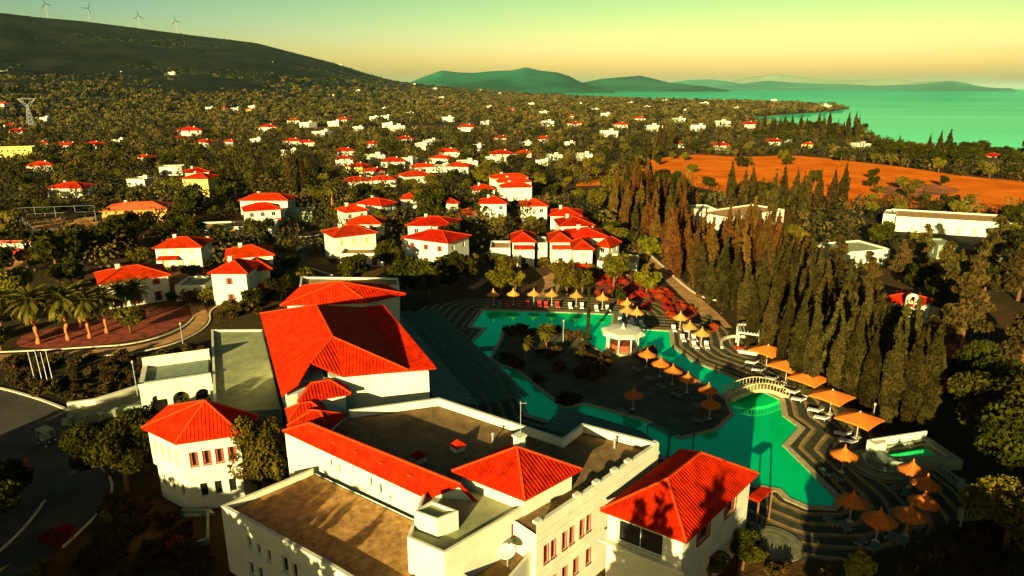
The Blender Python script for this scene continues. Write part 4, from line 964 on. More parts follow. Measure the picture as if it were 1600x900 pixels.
V('red roofed villa behind the big white gabled villa', (351, 404), (429, 398), 5.4, 8)
V('big bright white villa with red roof above the garden path', (325, 427), (386, 427), 6.4, 8, nwin=1)
V('red roofed annex on the right side of the big bright villa', (386, 424), (425, 420), 5.4, 6, awn=(.2, .8, 2.6))
V('low white garden court wall house left of the big bright villa', (268, 447), (322, 446), 3.2, 7, roof='flat')
V('red roofed villa behind the palm trees', (154, 444), (266, 429), 5.2, 9)
V('long red roofed villa at the far end of the villa road', (372, 313), (450, 313), 5.6, 8)
V('red roofed villa with porch above the long flat white villa', (380, 330), (440, 326), 5.8, 7, awn=(.55, 1, 3.0))
V('long flat roofed white villa with small red awning', (303, 357), (432, 352), 3.2, 9, roof='flat', tile='gravel', awn=(.32, .5, 2.7))
V('flat roofed villa right of the red porch villa, shade put in its colour', (442, 331), (489, 330), 3.4, 8, roof='flat', m='greenwall')
V('white villa with terrace and red roof at the left of the central group', (521, 371), (590, 363), 6.2, 8)
V('white terrace house below the central red roofed villa', (528, 397), (600, 396), 3.2, 6, roof='flat', tile='gravel')
V('small red roofed villa tucked behind the central terrace villa', (539, 350), (596, 350), 5.8, 6)
V('narrow red roofed villa below the tall palm', (538, 332), (576, 328), 5.8, 6)
V('stepped red roofed villa right of the tall palm', (555, 318), (596, 322), 5.8, 7)
V('wide white villa with red hip roof, upper of the central pair', (634, 352), (709, 354), 6.0, 9)
V('wide white villa with bright red roof, lower of the central pair', (628, 371), (700, 380), 6.4, 9)
V('white terrace wing on the right of the lower central villa', (668, 398), (720, 396), 3.0, 7, roof='flat', m='white')
V('white cottage with red roof behind the large dark tree', (624, 311), (652, 311), 5.4, 6)
V('white villa with two tall windows and red hip roof', (748, 318), (793, 318), 5.8, 7, nwin=2)
V('low red roofed link between cottage and tall window villa', (716, 336), (748, 336), 2.6, 6)
V('slim white tower villa with small red cap roof', (703, 318), (718, 317), 5.6, 5, rh=1)
V('white villa with wide red roof at the head of the walkway', (812, 322), (857, 322), 5.8, 8, nwin=2)
V('white villa second down the walkway row with red roof', (858, 337), (910, 338), 5.8, 9)
V('white villa third down the walkway row with red roof', (874, 353), (930, 352), 5.8, 9)
V('long red roofed villa nearest the walkway bend', (890, 372), (952, 371), 5.9, 9)
V('white balcony villa with red awning left of the brick path', (798, 378), (838, 378), 6.0, 8, awn=(.05, .95, 5.2))
V('white balcony villa with red awning right of the brick path', (858, 378), (896, 378), 6.0, 8, awn=(.05, .95, 5.2))
V('white corner villa with red awning by the olive trees', (895, 390), (929, 390), 5.8, 7, awn=(0, .98, 2.6), nwin=1)
V('small red roofed villa wing beside the corner villa', (929, 384), (952, 387), 5.0, 6)
V('stepped flat roofed white villa left of the balcony villas', (763, 388), (800, 388), 3.6, 8, roof='flat', tile='gravel')
V('flat grey roofed link between the two balcony villas', (838, 380), (858, 380), 5.2, 7, roof='flat', nwin=1)
V('low white terrace villas stepping down to the walkway', (930, 408), (998, 412), 3.0, 8, roof='flat', tile='gravel')
# stepped white house with three strips of red roof
for i, (a, b, l) in enumerate((((783, 293), (832, 292), 'front'), ((778, 285), (831, 284), 'middle'), ((770, 279), (826, 277), 'rear'))):
    V('large stepped white house with red roof strips, %s tier' % l, a, b, 7.2 - .3 * i, 6, rh=1.3, ov=.25, nwin=1)
V('low red roofed house left of the stepped white house', (740, 297), (775, 296), 4.0, 7)
# houses farther back on the left
V('tall yellow house with red hip roof among dark trees', (282, 279), (325, 279), 7.2, 9, m='yellow', nwin=1, name='house', cat='house')
V('red roofed house just behind the tall yellow house', (290, 270), (328, 268), 7.0, 8, name='house', cat='house')
V('flat white house left of the tall yellow house', (246, 261), (285, 260), 4.2, 8, roof='flat', name='house', cat='house')
V('low house with broad dark red roof in the left woods', (70, 294), (128, 294), 3.6, 9, name='house', cat='house')
V('wide pale yellow flat building at the left edge', (-20, 232), (50, 230), 6.5, 12, roof='flat', m='yellow', name='building', cat='building')
# flat modern houses in the trees on the right
V('white flat house with brown roof behind the cypress grove', (1140, 341), (1229, 327), 4.2, 12, roof='flat', tile='gravel', name='house', cat='house')
V('small flat white house at the left of the brown roofed one', (1086, 327), (1122, 326), 3.8, 8, roof='flat', name='house', cat='house')
V('long white flat house with pale buttresses at the right', (1399, 338), (1584, 349), 4.4, 14, roof='flat', tile='gravel', name='house', cat='house', nwin=6)
V('white end wing of the long flat house', (1378, 334), (1402, 336), 4.4, 9, roof='flat', name='house', cat='house')
V('shaded flat house below the long white house', (1319, 395), (1396, 389), 4.0, 10, roof='flat', name='house', cat='house')
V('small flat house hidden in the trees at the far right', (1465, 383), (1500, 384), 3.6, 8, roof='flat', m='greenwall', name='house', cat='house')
# chapel with bell arch, amphitheatre, white walls
A = W(1378, 462, 4.2); B = W(1412, 482, 4.2); n = Vector((18, 11, 0)).normalized()
T = V('small white chapel with red roof beside the big pines', (1372, 466), (1432, 480), 4.2, 6, rh=1.2, nwin=2, name='chapel', cat='chapel')
b = W(1424, 476, 4.6)
ch = thing('bell_gable', 'white arched bell gable standing on the chapel front', 'bell gable', (b.x, b.y, 3.6))
for sx in (-.75, .75): MB().box((sx, 0, 1.0), (.45, .5, 2.0), 0).build('pier', M['white'], ch, local=True)
mb = MB()
for k in range(8):
    a0, a1 = math.pi * k / 8, math.pi * (k + 1) / 8; mb.add([(.52 * math.cos(a), y, 2 + .52 * math.sin(a)) for a in (a0, a1) for y in (-.25, .25)] + [(.97 * math.cos(a), y, 2 + .97 * math.sin(a)) for a in (a0, a1) for y in (-.25, .25)], [(0, 1, 3, 2), (4, 6, 7, 5), (0, 2, 6, 4), (1, 5, 7, 3)])
mb.build('arch', M['white'], ch, local=True); MB().lathe((0, 0, 1.2), [(.3, 0), (.22, .3), (.1, .5), (.02, .55)], 8).build('bell', M['stone'], ch, local=True)
c = W(1388, 500); T = thing('amphitheatre', 'small open amphitheatre of curved stone seats behind the cypresses', 'amphitheatre', (c.x, c.y, 0))
for k in range(6):
    r0, r1 = 4.5 + k * 1.15, 5.2 + k * 1.15; mb = MB(); N = 20; vs = []; fs = []
    for i in range(N + 1):
        a = R(35 + 110 * i / N)
        for r in (r0, r1):
            for z in (0, .35 + k * .38): vs.append((r * math.cos(a), r * math.sin(a) - 6, z))
    for i in range(N):
        a = i * 4; fs += [(a + 1, a + 3, a + 7, a + 5), (a, a + 1, a + 5, a + 4), (a + 2, a + 6, a + 7, a + 3)]
    mb.add(vs, fs); mb.build('seat_row', M['stone'], T, local=True)
av([(1335, 535), (1335, 505), (1385, 495), (1425, 505), (1430, 530)])
for i, (a, b, l) in enumerate((((1536, 552), (1572, 573), 'left'), ((1572, 573), (1600, 582), 'right'))):
    low_wall([a, b], .5, 2.3, 'tall white boundary wall section by the red track, %s one' % l, 'boundary_wall')
# sport courts and fences on the left
def court(px, label, nx, hz):
    sheet('sport_court', px, .01, M['sport']); av(px)
    pts = [W(*p) for p in px]; T = thing('court_fence', label, 'fence', (pts[0].x, pts[0].y, 0))
    for a, b in zip(pts, pts[1:] + pts[:1]):
        m = max(2, int((b - a).length / 5))
        for k in range(m): p = a.lerp(b, k / m); MB().tube([p, p + Vector((0, 0, hz))], .07, 5).build('post', M['metal'], T)
        for z in (hz, hz * .5, .2): MB().bar(a + Vector((0, 0, z)), b + Vector((0, 0, z)), .05, .05).build('rail', M['metal'], T)
court([(25, 345), (150, 340), (155, 378), (60, 382)], 'tall wire fence round the orange sport court', 5, 4)
court([(-40, 402), (52, 400), (40, 424), (-60, 428)], 'wire fence round the lower court at the left edge', 4, 4)
o = W(0, 397); low_wall([(-30, 397), (61, 396)], .4, 1.4, 'red court wall with a broad white band at the left edge', 'court_wall', 'ridge'); low_wall([(-30, 397), (61, 396)], .46, 1.3, 'white band panel along the red court wall', 'wall_panel', 'white', z=1.4)
low_wall([(-30, 397.2), (61, 396.2)], .4, .8, 'thin red top strip of the court wall', 'court_wall', 'ridge', z=2.7)
# orange wall of earth-coloured buildings behind the courts
V('low terracotta building with tiled roof behind the sport court', (155, 330), (262, 326), 4.2, 10, m='sport', tile='tile_brown', name='building', cat='building')

# ------------------------------------------------------------------ trees and plants
def np_mesh(name, v, f, m):
    me = bpy.data.meshes.new(name); v = np.asarray(v, np.float32); f = np.asarray(f, np.int32); k = f.shape[1]
    me.vertices.add(len(v)); me.vertices.foreach_set('co', v.ravel()); me.loops.add(f.size); me.loops.foreach_set('vertex_index', f.ravel())
    me.polygons.add(len(f)); me.polygons.foreach_set('loop_start', np.arange(0, f.size, k, dtype=np.int32))
    me.update(calc_edges=True); me.materials.append(m); return me
def leaves(cen, out, size, up=0.0, aspect=1.6, keep=.45):
    """one small quad per centre, turned roughly outwards"""
    n = len(cen); nrm = out * keep + rng.normal(size=(n, 3)); nrm /= np.linalg.norm(nrm, axis=1, keepdims=True)
    a = rng.normal(size=(n, 3)); a[:, 2] += up; a -= nrm * (a * nrm).sum(1, keepdims=True); a /= np.linalg.norm(a, axis=1, keepdims=True); b = np.cross(nrm, a)
    s = (size * rng.uniform(.6, 1.3, n))[:, None]; a = a * s * aspect / 2; b = b * s / 2
    v = np.stack([cen - a, cen + b * .9, cen + a, cen - b * .9], 1).reshape(-1, 3)
    return v, np.arange(4 * n).reshape(n, 4)
def lobes_points(lobes, n, shell=.72):
    L = np.array(lobes); wgt = (L[:, 3] * L[:, 4] * L[:, 5]) ** .67; pick = rng.choice(len(L), n, p=wgt / wgt.sum())
    d = rng.normal(size=(n, 3)); d /= np.linalg.norm(d, axis=1, keepdims=True); r = rng.uniform(shell ** 3, 1, n) ** (1 / 3)
    return L[pick, :3] + d * L[pick, 3:6] * r[:, None], d
def core(lobes, k=.62):
    vs = []; fs = []
    for x, y, z, a, b, c in lobes:
        o = len(vs); 
        vs += [(x + a * k, y, z), (x, y + b * k, z), (x - a * k, y, z), (x, y - b * k, z), (x, y, z + c * k), (x, y, z - c * k)]
        fs += [(o + i, o + (i + 1) % 4, o + 4, o + 4) for i in range(4)] + [(o + (i + 1) % 4, o + i, o + 5, o + 5) for i in range(4)]
    return np.array(vs), [f[:3] for f in fs]
def crown(name, lobes, n, size, m, up=0, aspect=1.6, shell=.72, keep=.45, k=.6):
    c, d = lobes_points(lobes, n, shell); v, f = leaves(c, d, size, up, aspect, keep)
    cv, cf = core(lobes, k); me = bpy.data.meshes.new(name)
    me.from_pydata(np.concatenate([v, cv]).tolist(), [], f.tolist() + [tuple(i + len(v) for i in q) for q in cf]); me.materials.append(m); me.update(); return me
def tree_proto(name, label, cat, cmesh, trunk, part='crown', tm='trunk'):
    T = thing(name, label, cat); trunk.build('trunk', M[tm], T, True, True)
    o = bpy.data.objects.new(part, cmesh); C.objects.link(o); o.parent = T
    return Maker(T)
def broad(name, label, m, seed, r=3.2, h=5.6, n=1500, size=.42, nl=9, cat='tree', squash=.8):
    rs = random.Random(seed); lobes = [(0, 0, h * .62, r * .6, r * .6, r * .55)]
    for i in range(nl):
        a = rs.uniform(0, 6.28); q = r * rs.uniform(.35, .72); z = h * rs.uniform(.42, .88); s = r * rs.uniform(.28, .48)
        lobes.append((q * math.cos(a), q * math.sin(a), z, s, s, s * squash))
    t = MB(); top = (rs.uniform(-.3, .3), rs.uniform(-.3, .3), h * .5); t.tube([(0, 0, -.1), (top[0] * .4, top[1] * .4, h * .25), top], [.26, .2, .14], 7)
    for l in lobes[1:6]: t.tube([(top[0] * .5, top[1] * .5, h * .3), ((top[0] + l[0]) * .5, (top[1] + l[1]) * .5, h * .45), l[:3]], [.13, .09, .04], 5, cap=False)
    return tree_proto(name, label, cat, crown(name + '_crown', lobes, n, size, M[m]), t)
def spindle(name, label, m, seed, h=11, r=1.0, n=1500, size=.34):
    rs = random.Random(seed); lobes = []
    K = 13
    for i in range(K):
        t = (i + .5) / K; rr = r * (math.sin(math.pi * min(1, t * .82 + .16)) ** .7) * rs.uniform(.85, 1.12) * (1 if t < .55 else 1 - (t - .55) * 1.55)
        lobes.append((rs.uniform(-.12, .12), rs.uniform(-.12, .12), h * (.05 + .95 * t), rr, rr, h / K * 1.15))
    for i in range(4):
        a = rs.uniform(0, 6.28); z = h * rs.uniform(.3, .7); lobes.append((r * .6 * math.cos(a), r * .6 * math.sin(a), z, r * .4, r * .4, h * .13))
    t = MB(); t.tube([(0, 0, -.1), (0, 0, h * .5)], [.2, .08], 6)
    return tree_proto(name, label, 'cypress', crown(name + '_crown', lobes, n, size, M[m], up=1.6, aspect=2.2, shell=.8), t)
def conifer(name, label, m, seed, h=14, r=3.6, n=3200, size=.5):
    rs = random.Random(seed); lobes = [(0, 0, h * .55, r * .3, r * .3, h * .36)]; t = MB(); t.tube([(0, 0, -.1), (0, 0, h * .9)], [.35, .08], 7)
    for i in range(34):
        z = h * rs.uniform(.16, .93); R_ = r * (1 - z / h) ** .75 * 1.15; a = rs.uniform(0, 6.28); q = R_ * rs.uniform(.45, .9); s = R_ * .36 + .3
        lobes.append((q * math.cos(a), q * math.sin(a), z, s, s, s * .55)); t.tube([(0, 0, z - .2), (q * math.cos(a), q * math.sin(a), z)], [.08, .03], 4, cap=False)
    return tree_proto(name, label, 'pine', crown(name + '_crown', lobes, n, size, M[m], shell=.6), t)
def palm(name, label, h, seed, nf=38, lf=2.6):
    rs = random.Random(seed); T = thing(name, label, 'palm')
    t = MB(); prof = [(0, 0, -.1)] + [(.1 * math.sin(i), .08 * math.cos(i * 1.3), h * i / 10) for i in range(1, 11)]
    t.tube(prof, [.34, .3] + [.25 - .004 * i + .03 * (i % 2) for i in range(9)], 9); t.build('trunk', M['palmtrunk'], T, True, True)
    for k in range(nf):
        a = 2 * math.pi * (k * .382) + rs.uniform(-.2, .2); el = R(78 - 125 * (k / nf)) + rs.uniform(-.1, .1); L = lf * rs.uniform(.85, 1.1); mb = MB(); pts = []
        p = Vector((0, 0, h)); e = el
        for i in range(8):
            pts.append(p.copy()); p = p + Vector((math.cos(a) * math.cos(e), math.sin(a) * math.cos(e), math.sin(e))) * L / 7; e -= .16
        sd = Vector((-math.sin(a), math.cos(a), 0))
        for i in range(1, 8):
            wd = .62 * math.sin(math.pi * (i + .6) / 9); A, B = pts[i - 1], pts[i]; mid = (A + B) / 2
            for s in (-1, 1):
                tip = mid + sd * s * wd + (B - A) * .9 - Vector((0, 0, .18)); mb.add([A, B, tip], [(0, 1, 2)]); tip2 = A + sd * s * wd * .9 + (B - A) * .5 - Vector((0, 0, .12)); mb.add([A, mid, tip2], [(0, 1, 2)])
        mb.build('frond', M['palmleaf'], T, local=True)
    return Maker(T)
def shrub(name, label, m, seed, r=.8, n=420, size=.2, cat='shrub', h=None, k=.55):
    rs = random.Random(seed); h = h or r; lobes = [(rs.uniform(-.5, .5) * r, rs.uniform(-.5, .5) * r, h * rs.uniform(.4, .8), r * rs.uniform(.4, .7), r * rs.uniform(.4, .7), h * rs.uniform(.35, .55)) for _ in range(6)]
    T = thing(name, label, cat); MB().tube([(0, 0, -.05), (0, 0, h * .5)], [.06, .03], 5).build('stem', M['trunk'], T, local=True)
    o = bpy.data.objects.new('foliage', crown(name + '_foliage', lobes, n, size, M[m], k=k, shell=.45)); C.objects.link(o); o.parent = T
    return Maker(T)
OL = [broad('olive_tree', 'x', 'olive', s) for s in (1, 2, 3, 4)]
DK = [broad('dark_tree', 'x', 'darkleaf', s, 3.4, 6.4, 1700, .45, 10) for s in (11, 12, 13, 14)]
DKN = [broad('large_dark_tree', 'x', 'darkleaf', s, 3.4, 6.4, 8000, .21, 13) for s in (15, 16)]
OLN = [broad('large_leafy_tree', 'x', 'olive', s, 3.2, 6.0, 7000, .2, 12) for s in (17, 18)]
CYN = [spindle('slender_cypress_tree', 'x', 'cypress', s, 11, .95, 5000, .2) for s in (28, 29)]
CY = [spindle('cypress_tree', 'x', 'cypress', s, 11, 1.05) for s in (21, 22, 23, 24)]
CF = [spindle('sunlit_cypress_tree', 'x', 'cypress_far', s, 11, 1.15) for s in (25, 26, 27)]
PI = [conifer('pine_tree', 'x', 'pine', s) for s in (31, 32)]
SH = [shrub('garden_shrub', 'x', 'cover', s) for s in (41, 42)]
BG = [shrub('red_shrub', 'x', 'bouga', s, 1.0, 1100, .13, k=.3) for s in (45, 46)]
pick = random.choice
TREES = []
def plant(mk, u, v, s=1.0, label=None, group=None, sz=None):
    p = W(u, v); TREES.append((p.x, p.y)); return mk.put((p.x, p.y, -.02), random.uniform(0, 6.28), (s, s, sz or s), label, group)
# palms
PM = palm('palm_tree', 'x', 6.4, 51, 60, 3.3); 
for (u, v, s), l in zip(((60, 537, 1.12), (107, 531, 1.08), (140, 528, .98), (167, 520, .95), (126, 512, .95), (195, 505, .9), (215, 498, .85)), ('leftmost of the palm row, thick orange trunk', 'second palm in the row on the red bank', 'third palm in the row on the red bank', 'fourth palm in the row on the red bank', 'palm standing behind the others on the red bank', 'palm in front of the red roofed villa', 'rightmost small palm by the villa wall')):
    plant(PM, u, v, s, l, 'palms on the red bank')
PT = palm('tall_palm_tree', 'x', 10.5, 52, 54, 2.8); plant(PT, 521, 346, 1, 'tall lone palm with orange trunk above the villas')
plant(PM, 262, 374, .6, 'short palm beside the sport court road', 'small palms'); plant(PM, 245, 372, .5, 'shorter palm left of the court road palm', 'small palms')
plant(PM, 853, 548, .5, 'small palm on the pool island left of the gazebo', 'small palms'); plant(PM, 820, 560, .42, 'low palm on the shaded pool island', 'small palms')
# single trees one can pick out
for mk, u, v, s, l in (
    (DKN[0], 200, 775, 1.45, 'large dark tree left of the tower house'), (DKN[1], 168, 745, 1.0, 'round dark tree at the forecourt edge'), (DKN[0], 232, 735, 1.1, 'dark tree close behind the forecourt tree'),
    (OLN[0], 415, 775, 1.6, 'tall leafy tree at the right side of the tower house'), (DKN[1], 385, 745, .9, 'dark tree between tower house and gravel wing'), (OLN[1], 438, 752, .9, 'leafy tree against the gallery end wall'),
    (OLN[1], 306, 640, .62, 'small lit tree in front of the porch arches'), (DK[1], 716, 447, 1.2, 'big round dark tree below the central villas'), (DK[2], 672, 345, 1.5, 'large dark tree behind the central villa pair'),
    (OL[3], 783, 460, .95, 'round olive tree at the left of the far pool deck'), (OL[0], 805, 456, .75, 'small olive tree beside the round olive'), (OL[1], 886, 460, 1.0, 'wide olive tree right of the brick path'), (OL[2], 910, 458, .8, 'olive tree next to the wide olive'),
    (OL[3], 1010, 460, .9, 'upright olive tree in the red flower bed'), (DK[0], 965, 476, .55, 'small dark tree in the red flower bed'), (OL[0], 833, 362, .8, 'olive tree in the villa courtyard'), (OL[1], 475, 443, .7, 'small olive tree by the villa road'),
    (OL[2], 205, 520, .8, 'rounded olive tree right of the palm row'), (DK[3], 90, 425, 1.5, 'broad dark tree behind the palms'), (DK[0], 150, 405, 1.4, 'dark tree between palms and sport court'), (DK[1], 185, 378, 1.3, 'dark tree at the corner of the sport court'),
    (DK[2], 225, 372, 1.2, 'dark tree right of the sport court'), (DK[3], 305, 340, 1.6, 'large dark tree below the tall yellow house'), (DK[0], 345, 385, .9, 'dark tree behind the twin villas'),
    (DK[1], 640, 465, 1.3, 'dark tree at the right of the rear pavilion'), (DK[2], 670, 470, 1.2, 'dark tree above the terrace roof'), (DK[3], 610, 425, 1.1, 'dark tree behind the rear pavilion'), (DK[0], 440, 470, .8, 'dark tree left of the rear pavilion'), (DK[1], 395, 485, .7, 'dark shrubby tree beside the big bright villa'),
    (DK[2], 700, 455, 1.0, 'dark tree left of the far pool'), (DK[3], 455, 430, .7, 'dark tree by the villa road bend'),
    (DKN[0], 1560, 720, 1.7, 'large dark tree at the right edge beside the terrace'), (DKN[1], 1590, 790, 1.6, 'dark tree at the lower right edge'), (OLN[0], 1570, 860, 1.2, 'dim leafy tree in the lower right corner'), (DKN[1], 1530, 650, 1.4, 'dark tree above the spa pool'),
    (DKN[0], 1160, 890, .55, 'dark round tree at the corner wing wall'), (OLN[1], 1105, 905, .5, 'lit small tree in front of the corner wing'),
    (DKN[1], 25, 790, .7, 'dark tree left of the roadside post'), (DKN[0], -20, 850, 1.0, 'dark tree at the lower left edge'), (DK[2], 20, 500, .9, 'dark tree left of the palm row')):
    sz = s
    if 'right side of the tower house' in l: s, sz = .9, 1.55
    if 'left of the tower house' in l: s, sz = 1.0, 1.4
    plant(mk, u, v, s, l, None, sz)
GD = shrub('golden_shrub', 'golden yellow leafy shrub at the bottom edge of the terrace', 'gold', 61, 1.5, 900, .26, h=2.2); plant(GD, 1340, 902, 1)
GR = shrub('spiky_shrub', 'x', 'olive', 62, .9, 260, .3, h=1.2)
for u, v, s, l in ((165, 822, .9, 'pale spiky shrub beside the forecourt kerb'), (70, 895, .9, 'pale shrub at the bottom left road edge'), (1285, 905, .8, 'small green shrub left of the golden one')): plant(GR, u, v, s, l)
for u, v, s, l in ((90, 850, 1.5, 'dark red flowering shrub on the forecourt verge'), (278, 858, 1.0, 'red flowering shrub below the tower house'), (1478, 612, 1.9, 'bright red flowering bush right of the cypresses'), (1462, 585, 1.6, 'red bush behind the bright red one'), (1500, 595, 1.5, 'orange red bush near the white boundary wall'), (1545, 600, 1.3, 'dim red bush at the right track'), (1172, 545, .9, 'red flowers inside the white pergola circle'), (1112, 517, 1.2, 'red flower clump at the walkway end'), (1155, 549, .8, 'red flowers beside the stone bench'), (818, 548, .7, 'red flowers on the shaded pool island')):
    plant(pick(BG), u, v, s, l, 'red flowering shrubs')
def clear_of_houses(x, y, r, only=False):
    d = math.hypot(x, y)
    for hx, hy, hr, fc in HOUSES:
        if only and not fc: continue
        hd = math.hypot(hx, hy)
        if abs(hd - d) > 60: continue
        if (x - hx) ** 2 + (y - hy) ** 2 < (hr + r * .7) ** 2: return False
        lat = abs(x * hy - y * hx) / hd
        if 0 < hd - d < (fc if fc else 5 if hd < 260 else 4 + .06 * hd) and lat < hr * .75 + r * .4: return False
    return True
# the cypress grove right of the walkway
grove = [(945, 330), (960, 358), (1010, 392), (1060, 440), (1110, 480), (1160, 520), (1230, 570), (1290, 610), (1345, 655), (1400, 690), (1448, 672), (1440, 600), (1370, 560), (1330, 520), (1280, 470), (1230, 420), (1150, 370), (1060, 322), (985, 300)]
GW = [xy(W(*p)) for p in grove]; xs = [p[0] for p in GW]; ys = [p[1] for p in GW]
pts = []; tries = 0
AM = AVOID[-3:]
while len(pts) < 175 and tries < 9000:
    tries += 1; x, y = random.uniform(min(xs), max(xs)), random.uniform(min(ys), max(ys))
    if not inside(GW, x, y) or any(inside(a, x, y) for a in AVOID): continue
    sp = 2.1 if y < 160 else 3.0
    if any((x - a) ** 2 + (y - b) ** 2 < sp * sp for a, b in pts): continue
    if any((x - a) ** 2 + (y - b) ** 2 < (r * .9) ** 2 for a, b, r, _c in HOUSES) or not clear_of_houses(x, y, 1, True): continue
    pts.append((x, y))
for x, y in pts:
    near = y < 135; s = random.uniform(.72, 1.3) * (1.0 if near else 1.0); TREES.append((x, y))
    if near: pick(CY + CYN).put((x, y, 0), random.uniform(0, 6.28), (s * random.uniform(.85, 1.25),) * 2 + (s,), 'tall dark cypress in the dense grove right of the walkway', 'cypresses of the near grove')
    else: pick(CF + CY[:1]).put((x, y, 0), random.uniform(0, 6.28), (s, s, s * random.uniform(.9, 1.15)), 'cypress in the far part of the walkway grove, coloured sunlit brown', 'cypresses of the far grove')
ORD = ('first', 'second', 'third', 'fourth', 'fifth', 'sixth', 'seventh', 'eighth', 'ninth', 'tenth', 'eleventh', 'twelfth')
for i, (u, v, s) in enumerate(sorted(((1240, 605, 1.25), (1222, 585, 1.15), (1262, 618, 1.2), (1325, 640, 1.25), (1382, 668, 1.2), (1415, 668, 1.15), (1442, 668, 1.3), (1350, 655, 1.1), (1300, 630, 1.1), (1195, 565, 1.1), (1172, 548, 1.0)))):
    plant(pick(CYN), u, v, s, ORD[i] + ' from the left of the slender cypresses behind the square parasols', 'front row cypresses')
for i, (u, v) in enumerate(sorted(((1220, 340), (1240, 335), (1258, 330), (1275, 332), (1297, 338), (1313, 336), (1205, 345), (1160, 330), (1188, 335), (1140, 318), (1250, 342), (1172, 322)))):
    plant(pick(CY), u, v + random.uniform(-2, 6), random.uniform(1.1, 1.5), ORD[i] + ' from the left of the cypresses edging the orange field', 'cypresses by the field')
for u, v in ((457, 305), (463, 306), (469, 304), (475, 305), (390, 298), (398, 300), (410, 300), (365, 300), (1042, 235), (1036, 236), (1030, 236), (1048, 235)):
    plant(pick(CY), u, v, random.uniform(1.4, 1.9), 'tall cypress in the dark clump behind the villas', 'cypresses behind the villas')
for u, v, s, l in ((1500, 545, 1.15, 'very large pine left of the boundary wall'), (1592, 590, 1.1, 'large pine cut by the right edge'), (1300, 470, 1.0, 'broad pine behind the cypress grove'), (1345, 500, .95, 'pine left of the chapel'), (1262, 440, .8, 'pine between grove and flat house'), (1590, 470, 1.1, 'pine behind the right edge pine'), (1545, 440, 1.1, 'pine below the long white house'), (1440, 420, .8, 'pine above the chapel'), (1470, 470, .9, 'pine right of the chapel'), (1405, 440, .7, 'small pine behind the chapel')):
    plant(pick(PI), u, v, s, l, 'big pines on the right')
# shrubs on the island, beds and verges
for k in range(40):
    for _ in range(60):
        x, y = random.uniform(-5, 33), random.uniform(80, 115)
        if inside(ISL, x, y) and math.hypot(x - g.x, y - g.y) > 4.5 and (y > 92 or random.random() < .15): break
    else: continue
    pick(SH).put((x, y, .1), random.uniform(0, 6), random.uniform(.8, 2.0), 'dark rounded shrub on the shaded pool island', 'shrubs on the pool island')
VERGE = [[(10, 560), (215, 556), (330, 545), (325, 590), (225, 606), (110, 638), (10, 606)], [(180, 760), (240, 800), (330, 850), (330, 900), (100, 900), (140, 850)]]
def scatter(poly_px, n, mk, lab, grp, s0, s1):
    q = [xy(W(*p)) for p in poly_px]; xs = [p[0] for p in q]; ys = [p[1] for p in q]; c = 0; t = 0
    while c < n and t < 4000:
        t += 1; x, y = random.uniform(min(xs), max(xs)), random.uniform(min(ys), max(ys))
        if inside(q, x, y): pick(mk).put((x, y, 0), random.uniform(0, 6), random.uniform(s0, s1), lab, grp); c += 1
scatter(VERGE[0], 110, SH, 'low brown green shrub on the bank in front of the entrance', 'shrubs on the entrance bank', .7, 1.5)
scatter(VERGE[1], 60, SH, 'low dark shrub in the garden below the tower house', 'shrubs below the tower house', .6, 1.3)
scatter(rb, 110, BG, 'low red flowering shrub in the bed beside the far pool deck', 'red shrubs in the flower bed', .4, .85)
scatter([(1240, 890), (1160, 885), (1165, 860), (1180, 840), (1200, 905)], 8, SH, 'dark shrub between corner wing and round plaza', 'shrubs by the round plaza', .7, 1.2)
scatter([(1450, 870), (1520, 800), (1600, 830), (1600, 905), (1400, 905)], 30, SH, 'dark shrub below the round terrace', 'shrubs below the terrace', .8, 1.8)
scatter([(430, 470), (400, 495), (330, 500), (345, 485), (400, 470)], 22, SH, 'shrub on the verge beside the big bright villa', 'shrubs by the big bright villa', .7, 1.4)
for hx, hy, hr, _c in list(HOUSES):
    if math.hypot(hx, hy) > 235 or random.random() < .1: continue
    for k in range(5):
        a = random.uniform(3.4, 6.0); q = hr * random.uniform(.95, 1.25); x, y = hx + q * math.cos(a), hy + q * math.sin(a)
        if any(inside(z, x, y) for z in AVOID) or inside(GW, x, y): continue
        s_ = random.uniform(1.0, 2.2); pick(SH + [GR]).put((x, y, 0), random.uniform(0, 6), s_, 'garden shrub planted against the villa walls', 'shrubs around the villas')
# woods: the largest trees in view are things of their own, the rest is one mass
LMK = [(W(u, v), n) for u, v, n in ((521, 346, 'tall lone palm'), (303, 305, 'tall yellow house'), (90, 362, 'sport court'), (107, 531, 'palm row'), (1405, 500, 'chapel'), (1490, 360, 'long white flat house'), (1185, 350, 'brown roofed flat house'), (800, 312, 'stepped white house'), (475, 385, 'villa road'), (665, 400, 'central villa pair'), (870, 420, 'balcony villas'), (530, 452, 'rear pavilion'), (1357, 415, 'shaded flat house'), (350, 470, 'big bright villa'), (365, 375, 'long flat roofed villa'), (98, 310, 'dark red roofed house'), (210, 345, 'terracotta building'), (20, 250, 'wide yellow building'), (945, 285, 'dry field strips'), (1150, 300, 'left end of the orange field'), (1400, 300, 'middle of the orange field'), (1580, 320, 'right end of the orange field'), (1530, 570, 'white boundary wall'), (460, 195, 'pylon woods'), (570, 290, 'far red cottages'), (720, 270, 'long red roofed houses'), (850, 260, 'pale terrace houses'), (1060, 235, 'dark cypress clump'), (1210, 230, 'bay houses'), (300, 225, 'red roofed hamlet on the left'), (540, 200, 'white hamlet in the middle'), (900, 200, 'houses on the plain'), (1250, 170, 'wooded headland'))]
